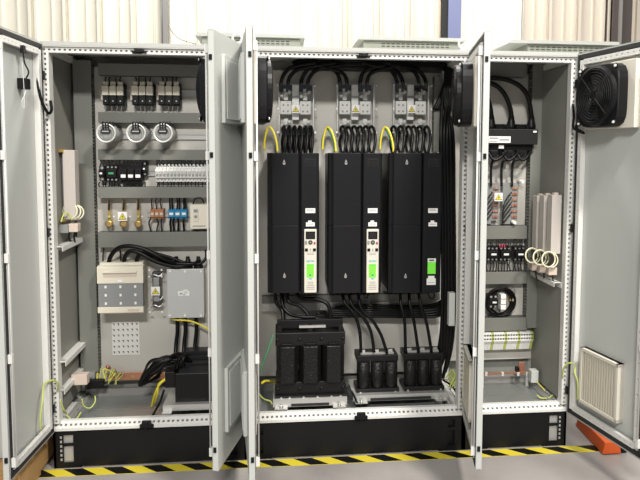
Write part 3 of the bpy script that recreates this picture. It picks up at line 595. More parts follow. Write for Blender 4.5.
# bottom of c1
for k, px in enumerate((177, 185, 196)):
    cable('%s of three black cables dropping from the grey aluminium box' % nm[k], [(px, 318, .40), (px+.5, 330, .395), (px-1, 345, .38), (px-2, 362, .34)], .0115)
cable('yellow-green earth wire sweeping right from under the grey box', [(171, 319, .39), (178, 320, .385), (190, 321, .38), (203, 326, .37), (212, 332, .37)], .0055, 'yellw', 'earth_wire')
Yt = .20; t = thing('line_filter', 'large black filter block with ribbed top in the left bay bottom', 'filter', (at(192, 400, .2).x, .25, .24))
X0, X1, A, B_ = rect(175, 373, 214, 403, .12); X2, X3, A2, B2 = rect(180, 352, 212, 373, .28)
MB().box(X0, X1, .12, .38, A, B_).build('lower_body', 'drive', t, .005)
MB().prism([(.12, B_), (.16, B_+.02), (.30, B2), (.38, B2), (.38, B_)], X0+.02, X1-.005, 'x').build('sloped_top', 'dgrey' if 0 else 'rubber2', t, .004)
for k in range(3): MB().box(X0+.035, X1-.02, .185+.04*k-.004, .185+.04*k+.004, B_+.030+.028*k*((B2-B_)/.12), B_+.046+.028*k*((B2-B_)/.12)).build('rib', 'mgrey' if k == 9 else 'rubber2', t)
XA, XB, AA, BB = rect(165, 372, 175, 388, .13); MB().box(XA, XB, .13, .22, AA, BB).build('side_block', 'black', t, .003)
X0, X1, A, B_ = rect(163, 404, 215, 415, .09); tt = thing('support_bracket', 'bright zinc bracket carrying the black filter block', 'bracket', ((X0+X1)/2, .2, A))
Ab = Z0+.052; MB().box(X0, X1, .085, .088, Ab, B_).box(X0, X1, .088, .40, B_-.003, B_).box(X0+.1, X1, .40, .403, Ab, B_).build('channel', 'galv', tt); MB().box(X0, X0+.05, .045, .088, Ab, Ab+.004).build('foot', 'galv', tt)
for k in range(17):
    q = (k*7 % 17)/16; e = random.uniform; h = 6*math.sin(q*5)
    cable('black cable in the drooping bundle beside the black filter block', [(190-4*q, 355+4*q, .27), (180+e(-3, 3), 353+12*q+e(-2, 2), .21), (166+e(-3, 3), 356+14*q+e(-3, 3), .16+.06*q), (153+e(-3, 3), 362+13*q+e(-3, 3), .16+.06*q), (142+5*q+e(-1, 2), 374+7*q+e(-2, 2), .20+.04*q), (139+6*q, 385-2*q, .24), (145+6*q, 384-4*q, .28), (158+4*q, 376-3*q+h*.3, .31)], .0058, 'rubber' if k % 3 else 'rubber2', 'wire', 'wire', 'drooping bundle at the filter block', 6)
for k in range(7):
    a = random.uniform(0, 6); cable('short black wire looped over the filter block top', [(172+k*2, 372-k, .14), (174+k*1.5, 364+3*math.sin(a), .13), (180+k, 357+2*math.cos(a), .15), (187+k*.8, 362, .18)], .006, 'rubber', 'wire', 'wire', 'looped wires on the filter block', 6)
for k in range(2): cable(['yellow wire curving down beside the filter block, outer', 'yellow wire curving down beside the filter block, inner'][k], [(168-k, 378, .15), (160-k*1, 384, .15), (155+k*2.5, 394, .17), (151.5+k*3, 407-k*4, .22)], .006, 'yellw', 'earth_wire')
cable('black cable slanting down to the left bay floor', [(164, 390, .12), (160, 402, .12), (154, 413, .11), (150, 420, .06)], .006)
a, b_ = at(104, 377, .43), at(168, 377, .43); t = thing('earth_bar', 'copper earth bar along the bottom of left bay panel', 'copper bar', ((a.x+b_.x)/2, PL, a.z-.02))
MB().box(a.x+.02, b_.x, .428, .436, a.z-.022, a.z+.022).build('bar', 'copper', t, .001)
for k in range(6): x = a.x+.04+k*(b_.x-a.x-.05)/5; MB().lathe((x, .428, a.z), (0, -1, 0), [(0, .008), (.006, .008)], 6).build('bolt', 'brass', t)
MB().box(a.x+.05, a.x+.07, .436, .4495, a.z-.02, a.z+.02).box(b_.x-.07, b_.x-.05, .436, .4495, a.z-.02, a.z+.02).build('standoff', 'orangec', t)
for k, (x, y) in enumerate(((107, 368), (113, 372), (120, 375))):
    c = at(x, y, .40); t = tag(MB().lathe((c.x, .425, c.z), (0, -1, 0), [(0, .012), (.010, .012), (.010, .006), (.03, .006)], 8).build('copper_bolt', 'copper'), ['upper', 'middle', 'lower'][k]+' copper bolt among the earth wires at the panel corner', 'bolt')
for k in range(8):
    x = 97+k*2.8; cable('thin yellow-green earth wire in the tangle at left bay corner', [(x, 378+random.uniform(-3, 4), .36), (x+random.uniform(-3, 8), 371+random.uniform(-5, 3), .38), (x+random.uniform(0, 9), 376+random.uniform(-4, 4), .39), (x+random.uniform(-4, 6), 383+random.uniform(-2, 2), .37)], .0028, random.choice(['yg', 'yellw', 'yg']), 'earth_wire', 'wire', 'tangle of earth wires', 6)
def stub(px, py, Y, w, d, h, m_, name, label, cat):
    c = at(px, py, Y); return tag(MB().box(c.x-w/2, c.x+w/2, Y, Y+d, c.z-h/2, c.z+h/2).build(name, m_, None, .003), label, cat)
# side rails left bay
def srail(label, x, y0, y1, z, w=.045, enc=None):
    t = thing('side_rail', label, 'rail', (x, (y0+y1)/2, z)); s = 1 if x < 1.4 else -1
    xs = sorted((x, x+s*w)); MB().box(xs[0], xs[1], y0, y1, z, z+.003).build('top_flange', 'frame', t); xs2 = sorted((x+s*w, x+s*(w-.003))); MB().box(xs2[0], xs2[1], y0, y1, z-.022, z).box(*sorted((x, x+s*.003)), y0, y1, z-.03, z).build('web', 'frame', t)
    MB().box(*sorted((x+s*.010, x+s*(w-.010))), y0+.01, y0+.03, z+.003, z+.006).build('end_bracket', 'galv', t); return t
srail('upper light metal side rail on the left bay side wall', .017, .04, .44, 1.165); srail('middle light metal side rail low on the left bay side wall', .017, .04, .42, .555); 
srail('lowest metal side rail just above the left bay floor', .017, .05, .44, .40, .03)
srail('light metal side rail under the pale tall boxes', 2.765, .04, .43, .93)
X0, X1, A, B_ = rect(62, 150, 77, 219, .20); X0 = max(X0, .02); t = thing('braking_resistor', 'single pale tall box on the left bay side wall', 'resistor', ((X0+X1)/2, .22, A)); print('RES', X0, X1, A, B_)
MB().box(X0+.012, X1, .17, .24, A, B_).build('case', 'resist', t, .003); MB().box(.017, .055, .20, .26, A+.02, B_-.02).build('back_plate', 'mgrey', t); MB().box(.017, X0+.02, .15, .30, B_-.012, B_+.004).box(.017, X0+.02, .15, .30, A-.01, A+.006).build('bracket', 'brass', t)
def loop(label, c, R, r, m_='loopw', d=(0, -1, .15), group=None): return tag(MB().torus(c, d, R, r, 26, 7).build('wire_loop', m_), label, 'wire', group)
c = at(76, 211, .19)
for k in range(3): loop('cream wire coil below single pale tall box in left bay', at(70+k*3.0, 211+k*.7, .18+.012*k), .042-.002*k, .0045, 'loopw', (.3*k-.3, -1, .1), 'cream coil below the left bay box')
cable('yellow-green wire joining the pale box foot in left bay', [(61, 222, .10), (64, 214, .13), (68, 213, .15), (72, 220, .16)], .004, 'yg', 'earth_wire')
t = stub(73, 228, .16, .05, .05, .045, 'pinkish', 'connector_block', 'beige connector block under the left bay coil', 'connector'); t = stub(63, 229, .14, .05, .05, .045, 'mgrey', 'connector_block', 'grey connector block left of the beige one', 'connector')
for k in range(2): cable(['dark lead dropping behind beige connector block, left one', 'dark lead dropping behind beige connector block, right one'][k], [(70+k*5, 231, .20), (69+k*5, 237, .22), (71+k*4, 242, .24)], .005, 'rubber2')
t = stub(79, 380, .22, .085, .05, .06, 'pinkish', 'clamp_block', 'beige clamp block near the left bay floor', 'clamp')
t = stub(94, 384, .33, .10, .04, .04, 'black', 'cable_clamp', 'black clamp beside beige clamp block on left bay rail', 'clamp'); t = stub(90, 377, .36, .05, .05, .05, 'mgrey', 'clamp_block', 'grey clamp block behind the beige one', 'clamp')
cable('green wire hanging in a loop above the left bay floor', [(82, 399, .16), (84, 406, .17), (90, 408, .19), (95, 402, .21), (95, 396, .23)], .004, 'yg', 'earth_wire'); cable('pale green wire curled on the left bay floor corner', [(66, 414, .10), (70, 418, .10), (76, 419, .11), (81, 412, .13)], .004, 'yg', 'earth_wire'); cable('yellow-green wire from the post to left bay floor rail', [(60, 400, .02), (63, 408, .05), (66, 413, .09)], .005, 'yg', 'earth_wire')
# ------------------------------------------------------------------ c2: drives
YF = .12
def drive(px0, px1, which, keypad):
    X0, X1, A, B_ = rect(px0, 153, px1, 293, YF); w = X1-X0; t = thing('variable_speed_drive', which, 'drive', ((X0+X1)/2, PL, A)); sp = X0+w*.635
    MB().box(X0+.006, X1-.006, YF+.03, PL-.001, A+.004, B_-.004).build('chassis', 'drive', t, .004)
    mid = (A+B_)/2-.01
    for z0, z1, nmx in ((mid+.001, B_, 'upper_cover'), (A, mid-.001, 'lower_cover')):
        MB().prism([(X0, YF+.032), (X0+.004, YF+.018), (X0+.020, YF+.010), (X0+.030, YF), (sp-.010, YF), (sp-.002, YF+.008), (sp-.002, YF+.032)], z0, z1, 'z').build(nmx, 'drive2', t, .0015)
    MB().prism([(sp+.001, YF+.032), (sp+.003, YF+.004), (sp+.010, YF-.002), (X1-.008, YF-.002), (X1, YF+.006), (X1, YF+.032)], A, B_, 'z').build('control_cover', 'drive2', t, .0015)
    for z in (B_-.045, A+.105):      # triangular cover marks
        x = X0+w*.33; MB().prism([(x-.008, z-.010), (x+.008, z-.010), (x, z+.010)], YF-.002, YF+.0005).lathe((x, YF, z-.012), (0, -1, 0), [(0, .008), (.002, .007)], 12).build('cover_mark', 'galv', t)
    cxx = (sp+X1)/2+.004
    MB().box(cxx-.030, cxx+.030, YF-.003, YF-.001, B_-.075, B_-.03).build('vent_grid', 'rubber2', t)
    for k in range(5): MB().box(cxx-.027, cxx+.027, YF-.0045, YF-.003, B_-.072+k*.008, B_-.069+k*.008).build('grid_bar', 'drive', t)
    zl = at((px0+px1)/2, 210.5, YF).z; l = MB().box(cxx-.027, cxx+.027, YF-.004, YF-.002, zl-.014, zl+.012).build('sticker', 'white', t)
    MB().box(cxx-.020, cxx+.022, YF-.0046, YF-.004, zl-.002, zl+.001).box(cxx-.020, cxx+.016, YF-.0046, YF-.004, zl+.004, zl+.007).build('print', 'inkg', l)
    zl = at((px0+px1)/2, 223.5, YF).z; l = MB().box(cxx-.024, cxx+.024, YF-.004, YF-.002, zl-.016, zl+.006).box(cxx-.012, cxx+.008, YF-.004, YF-.002, zl+.006, zl+.016).build('sticker', 'white', t)
    MB().box(cxx-.018, cxx+.018, YF-.0046, YF-.004, zl-.006, zl-.003).build('print', 'inkg', l)
    if keypad:
        zt, zb = at((px0+px1)/2, 229, YF).z, at((px0+px1)/2, 292.5, YF).z; KY = YF-.016
        k = MB().box(cxx-.034, cxx+.034, KY, YF-.001, zb, zt).build('keypad', 'ivory', t, .003); H = zt-zb
        MB().box(cxx-.026, cxx+.026, KY-.002, KY, zt-H*.155, zt-H*.035).build('screen_bezel', 'black', k, .001); MB().box(cxx-.019, cxx+.019, KY-.003, KY-.002, zt-H*.135, zt-H*.055).build('screen', 'rubber2', k)
        MB().lathe((cxx, KY, zt-H*.205), (0, -1, 0), [(0, .012), (.003, .012)], 20).build('navigation_ring', 'ink', k); MB().lathe((cxx, KY-.003, zt-H*.205), (0, -1, 0), [(0, .005), (.002, .005)], 12).build('ok_button', 'mgrey', k)
        MB().box(cxx-.030, cxx-.018, KY-.003, KY, zt-H*.235, zt-H*.18).build('button', 'mgrey', k); MB().box(cxx+.018, cxx+.028, KY-.003, KY, zt-H*.235, zt-H*.20).build('button', 'red', k)
        for s in (-1, 1): MB().box(cxx+s*.022-.008, cxx+s*.022+.008, KY-.003, KY, zt-H*.345, zt-H*.30).build('button', 'black', k)
        MB().box(cxx-.003, cxx+.003, KY-.003, KY, zt-H*.34, zt-H*.30).build('button', 'inkg', k)
        for q in range(2): MB().box(cxx-.020, cxx+.020, KY-.001, KY, zt-H*(.375+.022*q), zt-H*(.367+.022*q)).build('print', 'inkg', k)
        text('EATON', cxx, KY-.001, zt-H*.50, .0125, 'teal', k, 'lettering', None, .0003)
        l = MB().box(cxx-.021, cxx+.019, KY-.002, KY, zt-H*.755, zt-H*.545).build('green_panel', 'lcd', k); MB().box(cxx-.006, cxx+.005, KY-.003, KY-.002, zt-H*.735, zt-H*.705).build('green_panel_print', 'green', k); MB().box(cxx-.014, cxx+.014, KY-.003, KY-.002, zt-H*.565, zt-H*.56).build('green_panel_print', 'green', k)
        MB().box(cxx-.008, cxx+.008, KY-.001, KY, zt-H*.785, zt-H*.77).build('print', 'teal', k)
        for q in range(5): a = .016+.006*(q > 1); MB().box(cxx-a, cxx+a, KY-.001, KY, zt-H*(.835+.028*q), zt-H*(.825+.028*q)).build('print', 'inkg', k)
    else:
        z0, z1 = at((px0+px1)/2, 274, YF).z, at((px0+px1)/2, 258.5, YF).z; l = MB().box(cxx-.026, cxx+.020, YF-.006, YF-.002, z0, z1).build('green_label', 'lcd', t)
        MB().box(cxx-.026, cxx+.020, YF-.0075, YF-.006, z1-.020, z1).build('label_band', 'white', l); MB().box(cxx-.018, cxx+.010, YF-.0085, YF-.0075, z1-.014, z1-.006).build('print', 'ink', l)
        z0, z1 = at((px0+px1)/2, 285, YF).z, at((px0+px1)/2, 276, YF).z; l = MB().box(cxx-.030, cxx+.022, YF-.004, YF-.002, z0, z1-.014).box(cxx-.022, cxx+.014, YF-.004, YF-.002, z1-.014, z1).build('sticker', 'white', t)
        MB().box(cxx-.024, cxx+.016, YF-.005, YF-.004, z0+.012, z0+.015).build('print', 'inkg', l)
    return X0, X1, A, B_
drive(267, 319, 'left of three tall black drives, with keypad and green panel', True); drive(328, 381.5, 'middle of the three tall black drives, with keypad and green panel', True); drive(388.5, 441.5, 'right tall black drive without keypad, small green label low down', False)
# fuse link assemblies above
def linkset(px0, px1, which, n_pairs=2):
    Y = .36; X0, X1, A, B_ = rect(px0, 83, px1, 135, Y); w = X1-X0; H = B_-A; t = thing('fuse_link_assembly', 'clear covered fuse assembly with warning label above the %s drive' % which, 'fuse assembly', ((X0+X1)/2, PL, A))
    b = MB(); b.box(X0, X1, Y, Y+.003, A, B_); b.box(X0, X0+.003, Y, PL-.001, A, B_); b.box(X1-.003, X1, Y, PL-.001, A, B_); b.box(X0, X1, Y+.003, PL-.001, B_-.003, B_); b.build('acrylic_cover', 'clear', t)
    MB().box(X0+.015, X0+.022, .40, PL-.001, A+.01, B_-.01).box(X1-.022, X1-.015, .40, PL-.001, A+.01, B_-.01).build('side_frame', 'tin', t)
    for sx in (X0+w*.24, X0+w*.72):
        f = MB().box(sx-.033, sx+.033, .385, .44, A+H*.40, A+H*.66).build('fuse', 'frame', t, .004)
        for dx in (-.014, .012):
            for dz in (.46, .58): MB().lathe((sx+dx, .385, A+H*dz), (0, -1, 0), [(0, .006), (.001, .006)], 8).build('rivet', 'mgrey', f)
        for zz in (A+H*.22, A+H*.80):
            MB().box(sx-.012, sx+.012, .40, .408, zz-H*.12, zz+H*.10).build('busbar', 'tin', t)
            for dx, dz in ((-.022, -.012), (.020, .010), (0, .0)): MB().lathe((sx+dx, .40, zz+dz), (0, -1, 0), [(0, .013), (.010, .013), (.010, .008), (.022, .007)], 6).build('bolt', 'tin', t)
        MB().box(sx-.040, sx+.040, .42, PL-.001, B_-H*.13, B_-H*.02).build('terminal_shroud', 'rubber2', t, .003)
    MB().box(X0+w*.40, X0+w*.56, .40, .42, A+H*.3, B_-H*.02).build('label_holder', 'white', t); MB().box(X0+w*.40, X0+w*.56, .396, .40, A+H*.72, A+H*.76).build('print', 'inkg', t)
    warning(t, px0+(px1-px0)*.48, 109, Y-.003, .046)
    for sx in (X0+.010, X1-.010):
        for zz in (A+.015, (A+B_)/2, B_-.015): MB().lathe((sx, Y, zz), (0, -1, 0), [(0, .006), (.004, .005)], 8).build('screw', 'white', t)
    return X0, X1, A, B_
LS = [(276, 317, 'left'), (335, 378, 'middle'), (392, 433, 'right')]
for a, b_, c in LS: linkset(a, b_, c)
for k, (a, b_, wch) in enumerate(LS):
    ps = [(5, 14), (12, 22), (25, 33), (32, 42)]
    if k == 2: ps = [(5, -4), (11, 0), (27, 12), (34, 18)]
    for j, (dx, ox) in enumerate(ps):
        x = a+dx; sgn = 1 if k < 2 else -1; xo = x+sgn*22
        if k == 1: xo = x-16 if j < 2 else x+16
        yy = 64+2*(j % 2)+(2 if k == 1 else 0)
        cable('%s black cable arching up from the %s fuse assembly' % (['leftmost', 'second', 'third', 'rightmost'][j], wch), [(x, 92, .40), (x, 83, .395), (x+(xo-x)*.12, 75+j % 2, .375), (x+(xo-x)*.42, yy+4, .35), (xo, yy+1, .34), (xo+(xo-x)*.6, yy-1, .335)], .0115)
    n = 6; xs = [a+8+i*(b_-a-14)/(n-1) for i in range(n)]
    if k == 2: xs = [a+2, a+9, a+17, a+22, a+28, a+35]
    for i, x in enumerate(xs):
        wv = 4.5 if k else 2.5
        pos = ['leftmost', 'second', 'third', 'fourth', 'fifth', 'rightmost'][i]
        cable('%s short black cable loop between %s fuse assembly and its drive' % (pos, wch), [(x-wv*.3, 134, .39), (x-wv*.6, 129, .37), (x, 126.5, .34), (x+wv*.6, 132, .31), (x+wv*.7, 142, .28), (x+wv*.2, 154, .27)], .0085)
        cable('%s returning black cable behind the %s drive loops' % (pos, wch), [(x-wv*.3, 134, .39), (x-wv*.8, 142, .35), (x-wv*.5, 150, .31), (x, 155, .29)], .0085)
for k, (x, y) in enumerate(((264, 152), (322.5, 150), (380, 152))):
    cable(['yellow earth wire arching left of the left drive', 'yellow-green earth wire arching between left and middle drives', 'yellow-green earth wire arching between middle and right drives'][k], [(x, 150, .36), (x+1, 138, .35), (x+4.5, 127.5, .34), (x+9, 131, .32), (x+12.5, 142, .30), (x+13.5, 152, .29)], .0065, 'yellw', 'earth_wire')
    if k: cable(['', 'green wire paired with the yellow one between left and middle drives', 'green wire paired with the yellow one between middle and right drives'][k], [(x-.6, 148, .38), (x, 138, .37), (x+4, 129, .36), (x+8, 134, .34), (x+11.5, 143, .32), (x+12, 152, .31)], .0045, 'green', 'earth_wire')
# top bundle across middle bay
for k in range(6):
    y0 = 60+(k % 3)*2.2; Yk = .39-.022*(k//3)
    cable('black power cable in the bundle running across the middle bay top', [(293+k, y0+3+k % 3, Yk+.02), (305+k, y0+1, Yk), (350, y0+random.uniform(0, 1.5), Yk), (400, y0+1, Yk), (432, y0+2, Yk), (446+k*.8, y0+8, Yk), (443+k, y0+30, Yk), (434+k*2.2, 110, Yk)], .012, 'rubber', 'power_cable', 'cable', 'bundle across the middle bay top')
for k in range(8):
    x = 442+(k % 5)*3.0; Yk = .16+.03*(k//4)
    x0b = [446, 448, 450, 452, 449, 451, 453, 447][k]
    cable('black power cable in the vertical bundle right of the right drive', [(x0b, 66+k, .30), (x0b-1, 85, .28), (x0b-4+(k % 3)*2, 105, .24), (x-1, 135, Yk), (x, 200, Yk), (x+.6, 270, Yk), (x, 320, Yk+.02), (x-1-k*.5, 350, Yk+.05), (x-6-k*.7, 378-(k % 3)*6, .25)], .0105, 'rubber', 'power_cable', 'cable', 'vertical bundle right of the drives')
X0, X1, A, B_ = rect(444, 80, 451, 102, .40); b = MB(); b.box(X0, X1, .40, .404, A, B_); b.mi = 1
for i in range(2):
    for j in range(5): x = X0+(X1-X0)*(i+.5)/2; z = A+(B_-A)*(j+.5)/5; b.box(x-.006, x+.006, .3985, .40, z-.006, z+.006)
b.mi = 0; b.box(X0, X1, .404, .4995, A, A+.003)
tag(b.build('slotted_bracket', ['ral', 'ink']), 'white slotted bracket behind the cables at the middle bay top right', 'bracket')
# lower middle bay: perforated crossbar, cable bundle, reactors
a, b_ = at(262, 307.5, .41), at(437, 307.5, .41); b = MB(); z = a.z
b.box(a.x, b_.x, .415, PL-.001, z-.025, z+.025)
for dz in (-.024, -.008, .008): b.holed((a.x, .409, z+dz), (0, 0, 1), (1, 0, 0), (0, -1, 0), .016, b_.x-a.x, .02, .007, .012, .005)
tag(b.build('perforated_crossbar', 'galv'), 'perforated metal crossbar behind cables under the drives', 'rail')
for k in range(6):
    cable('black cable in the horizontal bundle under the drives', [(312+k*4, 316-k*1.3, .37), (345, 316.5-k*2.0, .365), (380, 316.5-k*2.2, .36), (415, 317-k*2.1, .36), (438, 316-k*2.6, .34), (449, 306-k*3, .30)], .0085, 'rubber', 'power_cable', 'cable', 'horizontal bundle under the drives')
def reactor(px0, px1, py0, py1, Y, dep, label, big):
    X0, X1, A, B_ = rect(px0, py0, px1, py1, Y); w = X1-X0; H = B_-A; t = thing('line_reactor', label, 'reactor', ((X0+X1)/2, Y+dep/2, A))
    if big:
        MB().box(X0, X1, Y, Y+dep*.8, B_-H*.26, B_-H*.08).build('top_yoke', 'iron', t, .003); MB().box(X0, X1, Y, Y+dep*.8, A+H*.05, A+H*.22).build('bottom_yoke', 'iron', t, .003)
        cw = w/3*.93; za, zb = A+H*.215, B_-H*.255
        for k in range(3):
            xc = X0+w*(k+.5)/3; o = .028; MB().prism([(xc-cw*.32, Y-o), (xc+cw*.32, Y-o), (xc+cw*.5, Y+.01), (xc+cw*.5, Y+dep*.75), (xc-cw*.5, Y+dep*.75), (xc-cw*.5, Y+.01)], za, zb, 'z').build('coil', 'coil', t, .006)
            MB().box(xc-.03, xc+.03, Y-.012, Y+.03, zb-.006, zb+.012).build('coil_lead', 'rubber', t, .002)
        for k in range(4):
            x = X0+w*(.03+.94*k/3); MB().lathe((x, Y, B_-H*.17), (0, -1, 0), [(0, .010), (.006, .010), (.006, .005), (.012, .005)], 6).build('bolt', 'iron', t); MB().lathe((x, Y, A+H*.13), (0, -1, 0), [(0, .010), (.006, .010), (.006, .005), (.012, .005)], 6).build('bolt', 'iron', t)
        MB().box(X0+.01, X1-.01, Y+.03, Y+.06, B_-H*.03, B_+H*.08).build('terminal_bar', 'blackm', t, .002)
        MB().box(X0+w*.34, X1-w*.28, Y+.012, Y+.026, B_-H*.02, B_+H*.012).build('copper_link', 'galv', t)
        for s in (.06, .5, .94): MB().box(X0+w*s-.012, X0+w*s+.012, Y+.02, Y+.06, B_-H*.08, B_+H*.02).build('post', 'iron', t)
        MB().box(X0-.004, X1+.02, Y-.03, Y+dep*.8, A, A+H*.05).build('foot_frame', 'iron', t, .002)
        for s in (.08, .2, .4, .6, .8, .93): MB().lathe((X0+w*s, Y-.03, A+H*.03), (0, -1, 0), [(0, .006), (.004, .006)], 6).build('foot_screw', 'steel', t)
    else:
        MB().box(X0, X1, Y+.01, Y+dep*.8, B_-H*.16, B_).build('top_yoke', 'iron', t, .003); MB().box(X0-.004, X1+.004, Y-.012, Y+dep*.8, A, A+H*.17).build('bottom_yoke', 'iron', t, .003)
        for k in range(3):
            xc = X0+w*(k+.5)/3; cw = w/3*.88; MB().lathe((xc, Y+.03, A+H*.17), (0, 0, 1), [(0, cw*.5), (.004, cw*.54), (H*.66, cw*.54), (H*.67, cw*.48)], 24).build('coil', 'coil', t)
            MB().box(xc-.012, xc+.012, Y+.05, Y+.062, B_, B_+.020).build('terminal_tab', 'galv', t)
        MB().box(X0+w*.1, X1-w*.1, Y+.03, Y+.048, B_, B_+.010).build('terminal_bar', 'galv', t)
        for s in (.08, .92): MB().lathe((X0+w*s, Y-.012, A+H*.08), (0, -1, 0), [(0, .006), (.004, .006)], 6).build('bolt', 'steel', t)
    return X0, X1, A, B_
reactor(275.5, 345, 327, 397, .12, .26, 'large black three-coil reactor on the bracket under the left drive', True)
reactor(357, 398.5, 356, 394.5, .17, .18, 'small black three-coil reactor under the middle drive', False); reactor(404.5, 443.5, 354, 392, .17, .18, 'small black three-coil reactor under the right drive', False)
def bracket(px0, px1, py0, py1, Y, dep, label):
    X0, X1, A, B_ = rect(px0, py0, px1, py1, Y); A = Z0+.052; t = thing('support_bracket', label, 'bracket', ((X0+X1)/2, Y+dep/2, A))
    MB().box(X0, X1, Y, Y+.003, A, B_).box(X0, X1, Y+.003, Y+dep, B_-.003, B_).box(X0, X1, Y+dep, Y+dep+.003, A, B_).build('channel', 'galv', t)
    for x in (X0+.01, X1-.08): MB().box(x, x+.07, Y-.035, Y, A, A+.004).build('foot', 'galv', t); MB().lathe((x+.035, Y-.018, A+.004), (0, 0, 1), [(0, .010), (.008, .010), (.008, .005), (.014, .005)], 6).build('foot_bolt', 'steel', t)
    MB().box(X0+.10, X1-.10, Y-.003, Y, A+.004, A+.018).build('slot', 'dark', t)
bracket(273, 347, 398, 410, .08, .28, 'bright zinc bracket carrying the large black reactor'); bracket(353, 448, 394, 406, .12, .26, 'bright zinc bracket carrying the two small reactors')
for k, (x0, x1) in enumerate(((276, 281), (283, 284), (289, 304), (294, 300))): pass
cable('outer left black cable from left drive down to the large reactor', [(275, 292, .24), (276, 302, .23), (282, 311, .20), (283, 322, .17)], .0105); cable('black cable from left drive curving over the reactor middle', [(281, 292, .24), (283, 306, .21), (290, 314, .19), (303, 317, .17), (316, 317, .17)], .0105)
cable('black cable from left drive looping to the reactor centre', [(287, 292, .24), (289, 302, .22), (300, 306, .20), (308, 315, .18), (309, 322, .17)], .0105); cable('black cable from left drive sweeping right to the reactor end', [(296, 292, .24), (301, 298, .22), (316, 299, .20), (328, 305, .18), (331, 322, .165)], .0115); cable('straight black cable dropping left into the large reactor', [(282.5, 292, .25), (283, 305, .23), (284, 322, .17)], .010)
for k, pts in enumerate(([(342, 292, .25), (345, 303, .22), (354, 314, .20), (359.5, 330, .19), (361, 352, .195)], [(349, 292, .25), (352, 305, .22), (363, 317, .20), (371, 332, .19), (374, 352, .195)], [(358, 292, .25), (361, 308, .22), (372, 320, .20), (381, 335, .19), (387, 353, .195)])): cable('%s of three black cables from middle drive to its small reactor' % nm[k], pts, .0095)
for k, pts in enumerate(([(400, 292, .25), (401, 305, .22), (404.5, 320, .20), (405.5, 353, .195)], [(409, 292, .25), (410, 305, .22), (414, 322, .20), (418.5, 352, .195)], [(418.5, 292, .25), (421, 305, .22), (427, 325, .20), (431.5, 352, .195)])): cable('%s of three black cables from right drive to its small reactor' % nm[k], pts, .0095)
cable('thin black lead looping under the right drive right corner', [(428, 292, .20), (430, 298, .19), (434, 297, .19), (434, 292, .20)], .004); cable('thin black lead looping under the middle drive keypad', [(363, 292, .20), (366, 298, .19), (369, 293, .20)], .003)
for k, (x, y, g) in enumerate(((262, 330, 'yg'),)): cable('green earth wire slanting down beside the large reactor', [(273, 335, .12), (268, 350, .10), (262, 366, .09), (261, 372, .09)], .004, 'green', 'earth_wire')
cable('yellow wire curving behind the large reactor at left', [(262, 383, .14), (266, 381, .18), (274, 382, .26), (278, 385, .32)], .007, 'yellw', 'earth_wire'); cable('yellow-green wire on the middle bay floor at left', [(259, 394, .06), (264, 399, .07), (270, 401, .08), (272, 404, .06)], .004, 'yg', 'earth_wire')
for k in range(5): cable('yellow-green earth wire beside the small reactors at right post', [(446+k, 378+k*3, .15), (452+k, 370+k*2, .12), (455+k, 376+k*3, .09), (450+k*2, 386+k, .08)], .004, 'yg', 'earth_wire', 'wire', 'earth wires at the middle bay right post', 6)
cable('black cable running down to the middle bay floor beside bracket', [(345, 385, .14), (352, 392, .12), (357, 402, .10), (361, 409, .06)], .006); cable('black cable curving past the right small reactor to the floor', [(443, 380, .16), (452, 386, .10), (458, 395, .06)], .006)
# terminal rail on divider right of the middle bay
X0, X1, A, B_ = rect(449, 293, 455, 326, .10); tag(MB().box(X0, X1, .10, .14, A, B_).build('terminal_cover', 'ral', None, .002), 'small pale box on the middle bay right post', 'box')
# ------------------------------------------------------------------ c3
Y = .33; X0, X1, A, B_ = rect(487, 129, 538, 144.5, Y); t = thing('load_switch', 'black block with white label strip under thick arched cables', 'switch', ((X0+X1)/2, PL, A)); w = X1-X0
MB().box(X0, X1, Y, PL-.001, A, B_).build('body', 'rubber2', t, .003); MB().box(X0+.01, X0+.145, Y-.0015, Y, A+.010, A+.048).build('label_plate', 'white', t)
MB().box(X0+.015, X0+.07, Y-.0025, Y-.0015, A+.032, A+.042).box(X0+.076, X0+.135, Y-.0025, Y-.0015, A+.022, A+.034).box(X0+.015, X0+.06, Y-.0025, Y-.0015, A+.016, A+.022).build('print', 'inkg', t); MB().box(X1-.030, X1-.010, Y-.002, Y, B_-.020, B_-.010).build('tag', 'white', t)
for k in range(5): MB().box(X0+.004+k*w/5, X0-.004+(k+1)*w/5, Y+.03, Y+.09, B_, B_+.030).build('terminal_shroud', 'black', t, .003)
MB().box(X0+.01, X1-.02, Y+.03, PL-.001, A-.035, A).build('lower_body', 'black', t, .003)
for k in range(3): MB().prism([(X0+.03+k*.085, A-.035), (X0+.09+k*.085, A-.035), (X0+.075+k*.085, A-.075), (X0+.045+k*.085, A-.075)], Y+.03, Y+.09).build('cable_shoe', 'black', t, .004)
MB().box(X0+.08, X0+.11, Y+.015, Y+.03, A-.024, A-.004).build('tag', 'white', t)
for k, (px, pts) in enumerate(((491, [(491, 128, .38), (491, 112, .37), (487, 98, .36), (478, 92, .36), (470, 90, .36)]), (511, [(511, 128, .38), (511, 112, .37), (505, 95, .355), (494, 84.5, .35), (478, 82, .35), (466, 84, .35)]), (531, [(531, 128, .38), (531, 112, .37), (526, 93, .35), (513, 82, .345), (495, 78, .34), (476, 79, .34), (466, 82, .34)]))):
    cable('%s of three thick black cables arching over the right bay top' % nm[k], pts, .0145); c = at(px, 128, .38)
    tag(MB().lathe((c.x, .38, c.z-.01), (0, 0, 1), [(0, .028), (.02, .028), (.05, .022), (.085, .016)], 18).build('cable_boot', 'black'), '%s black boot on the thick arched cables' % nm[k], 'boot')
for k in range(3):
    px = 492+k*10.5; cable('%s dark cable hanging below the labelled black block' % nm[k], [(px+6, 150, .40), (px+8, 158, .36), (px+1, 161, .36), (px-1, 170, .38), (px-1, 186, .40)], .0085, 'rubber')
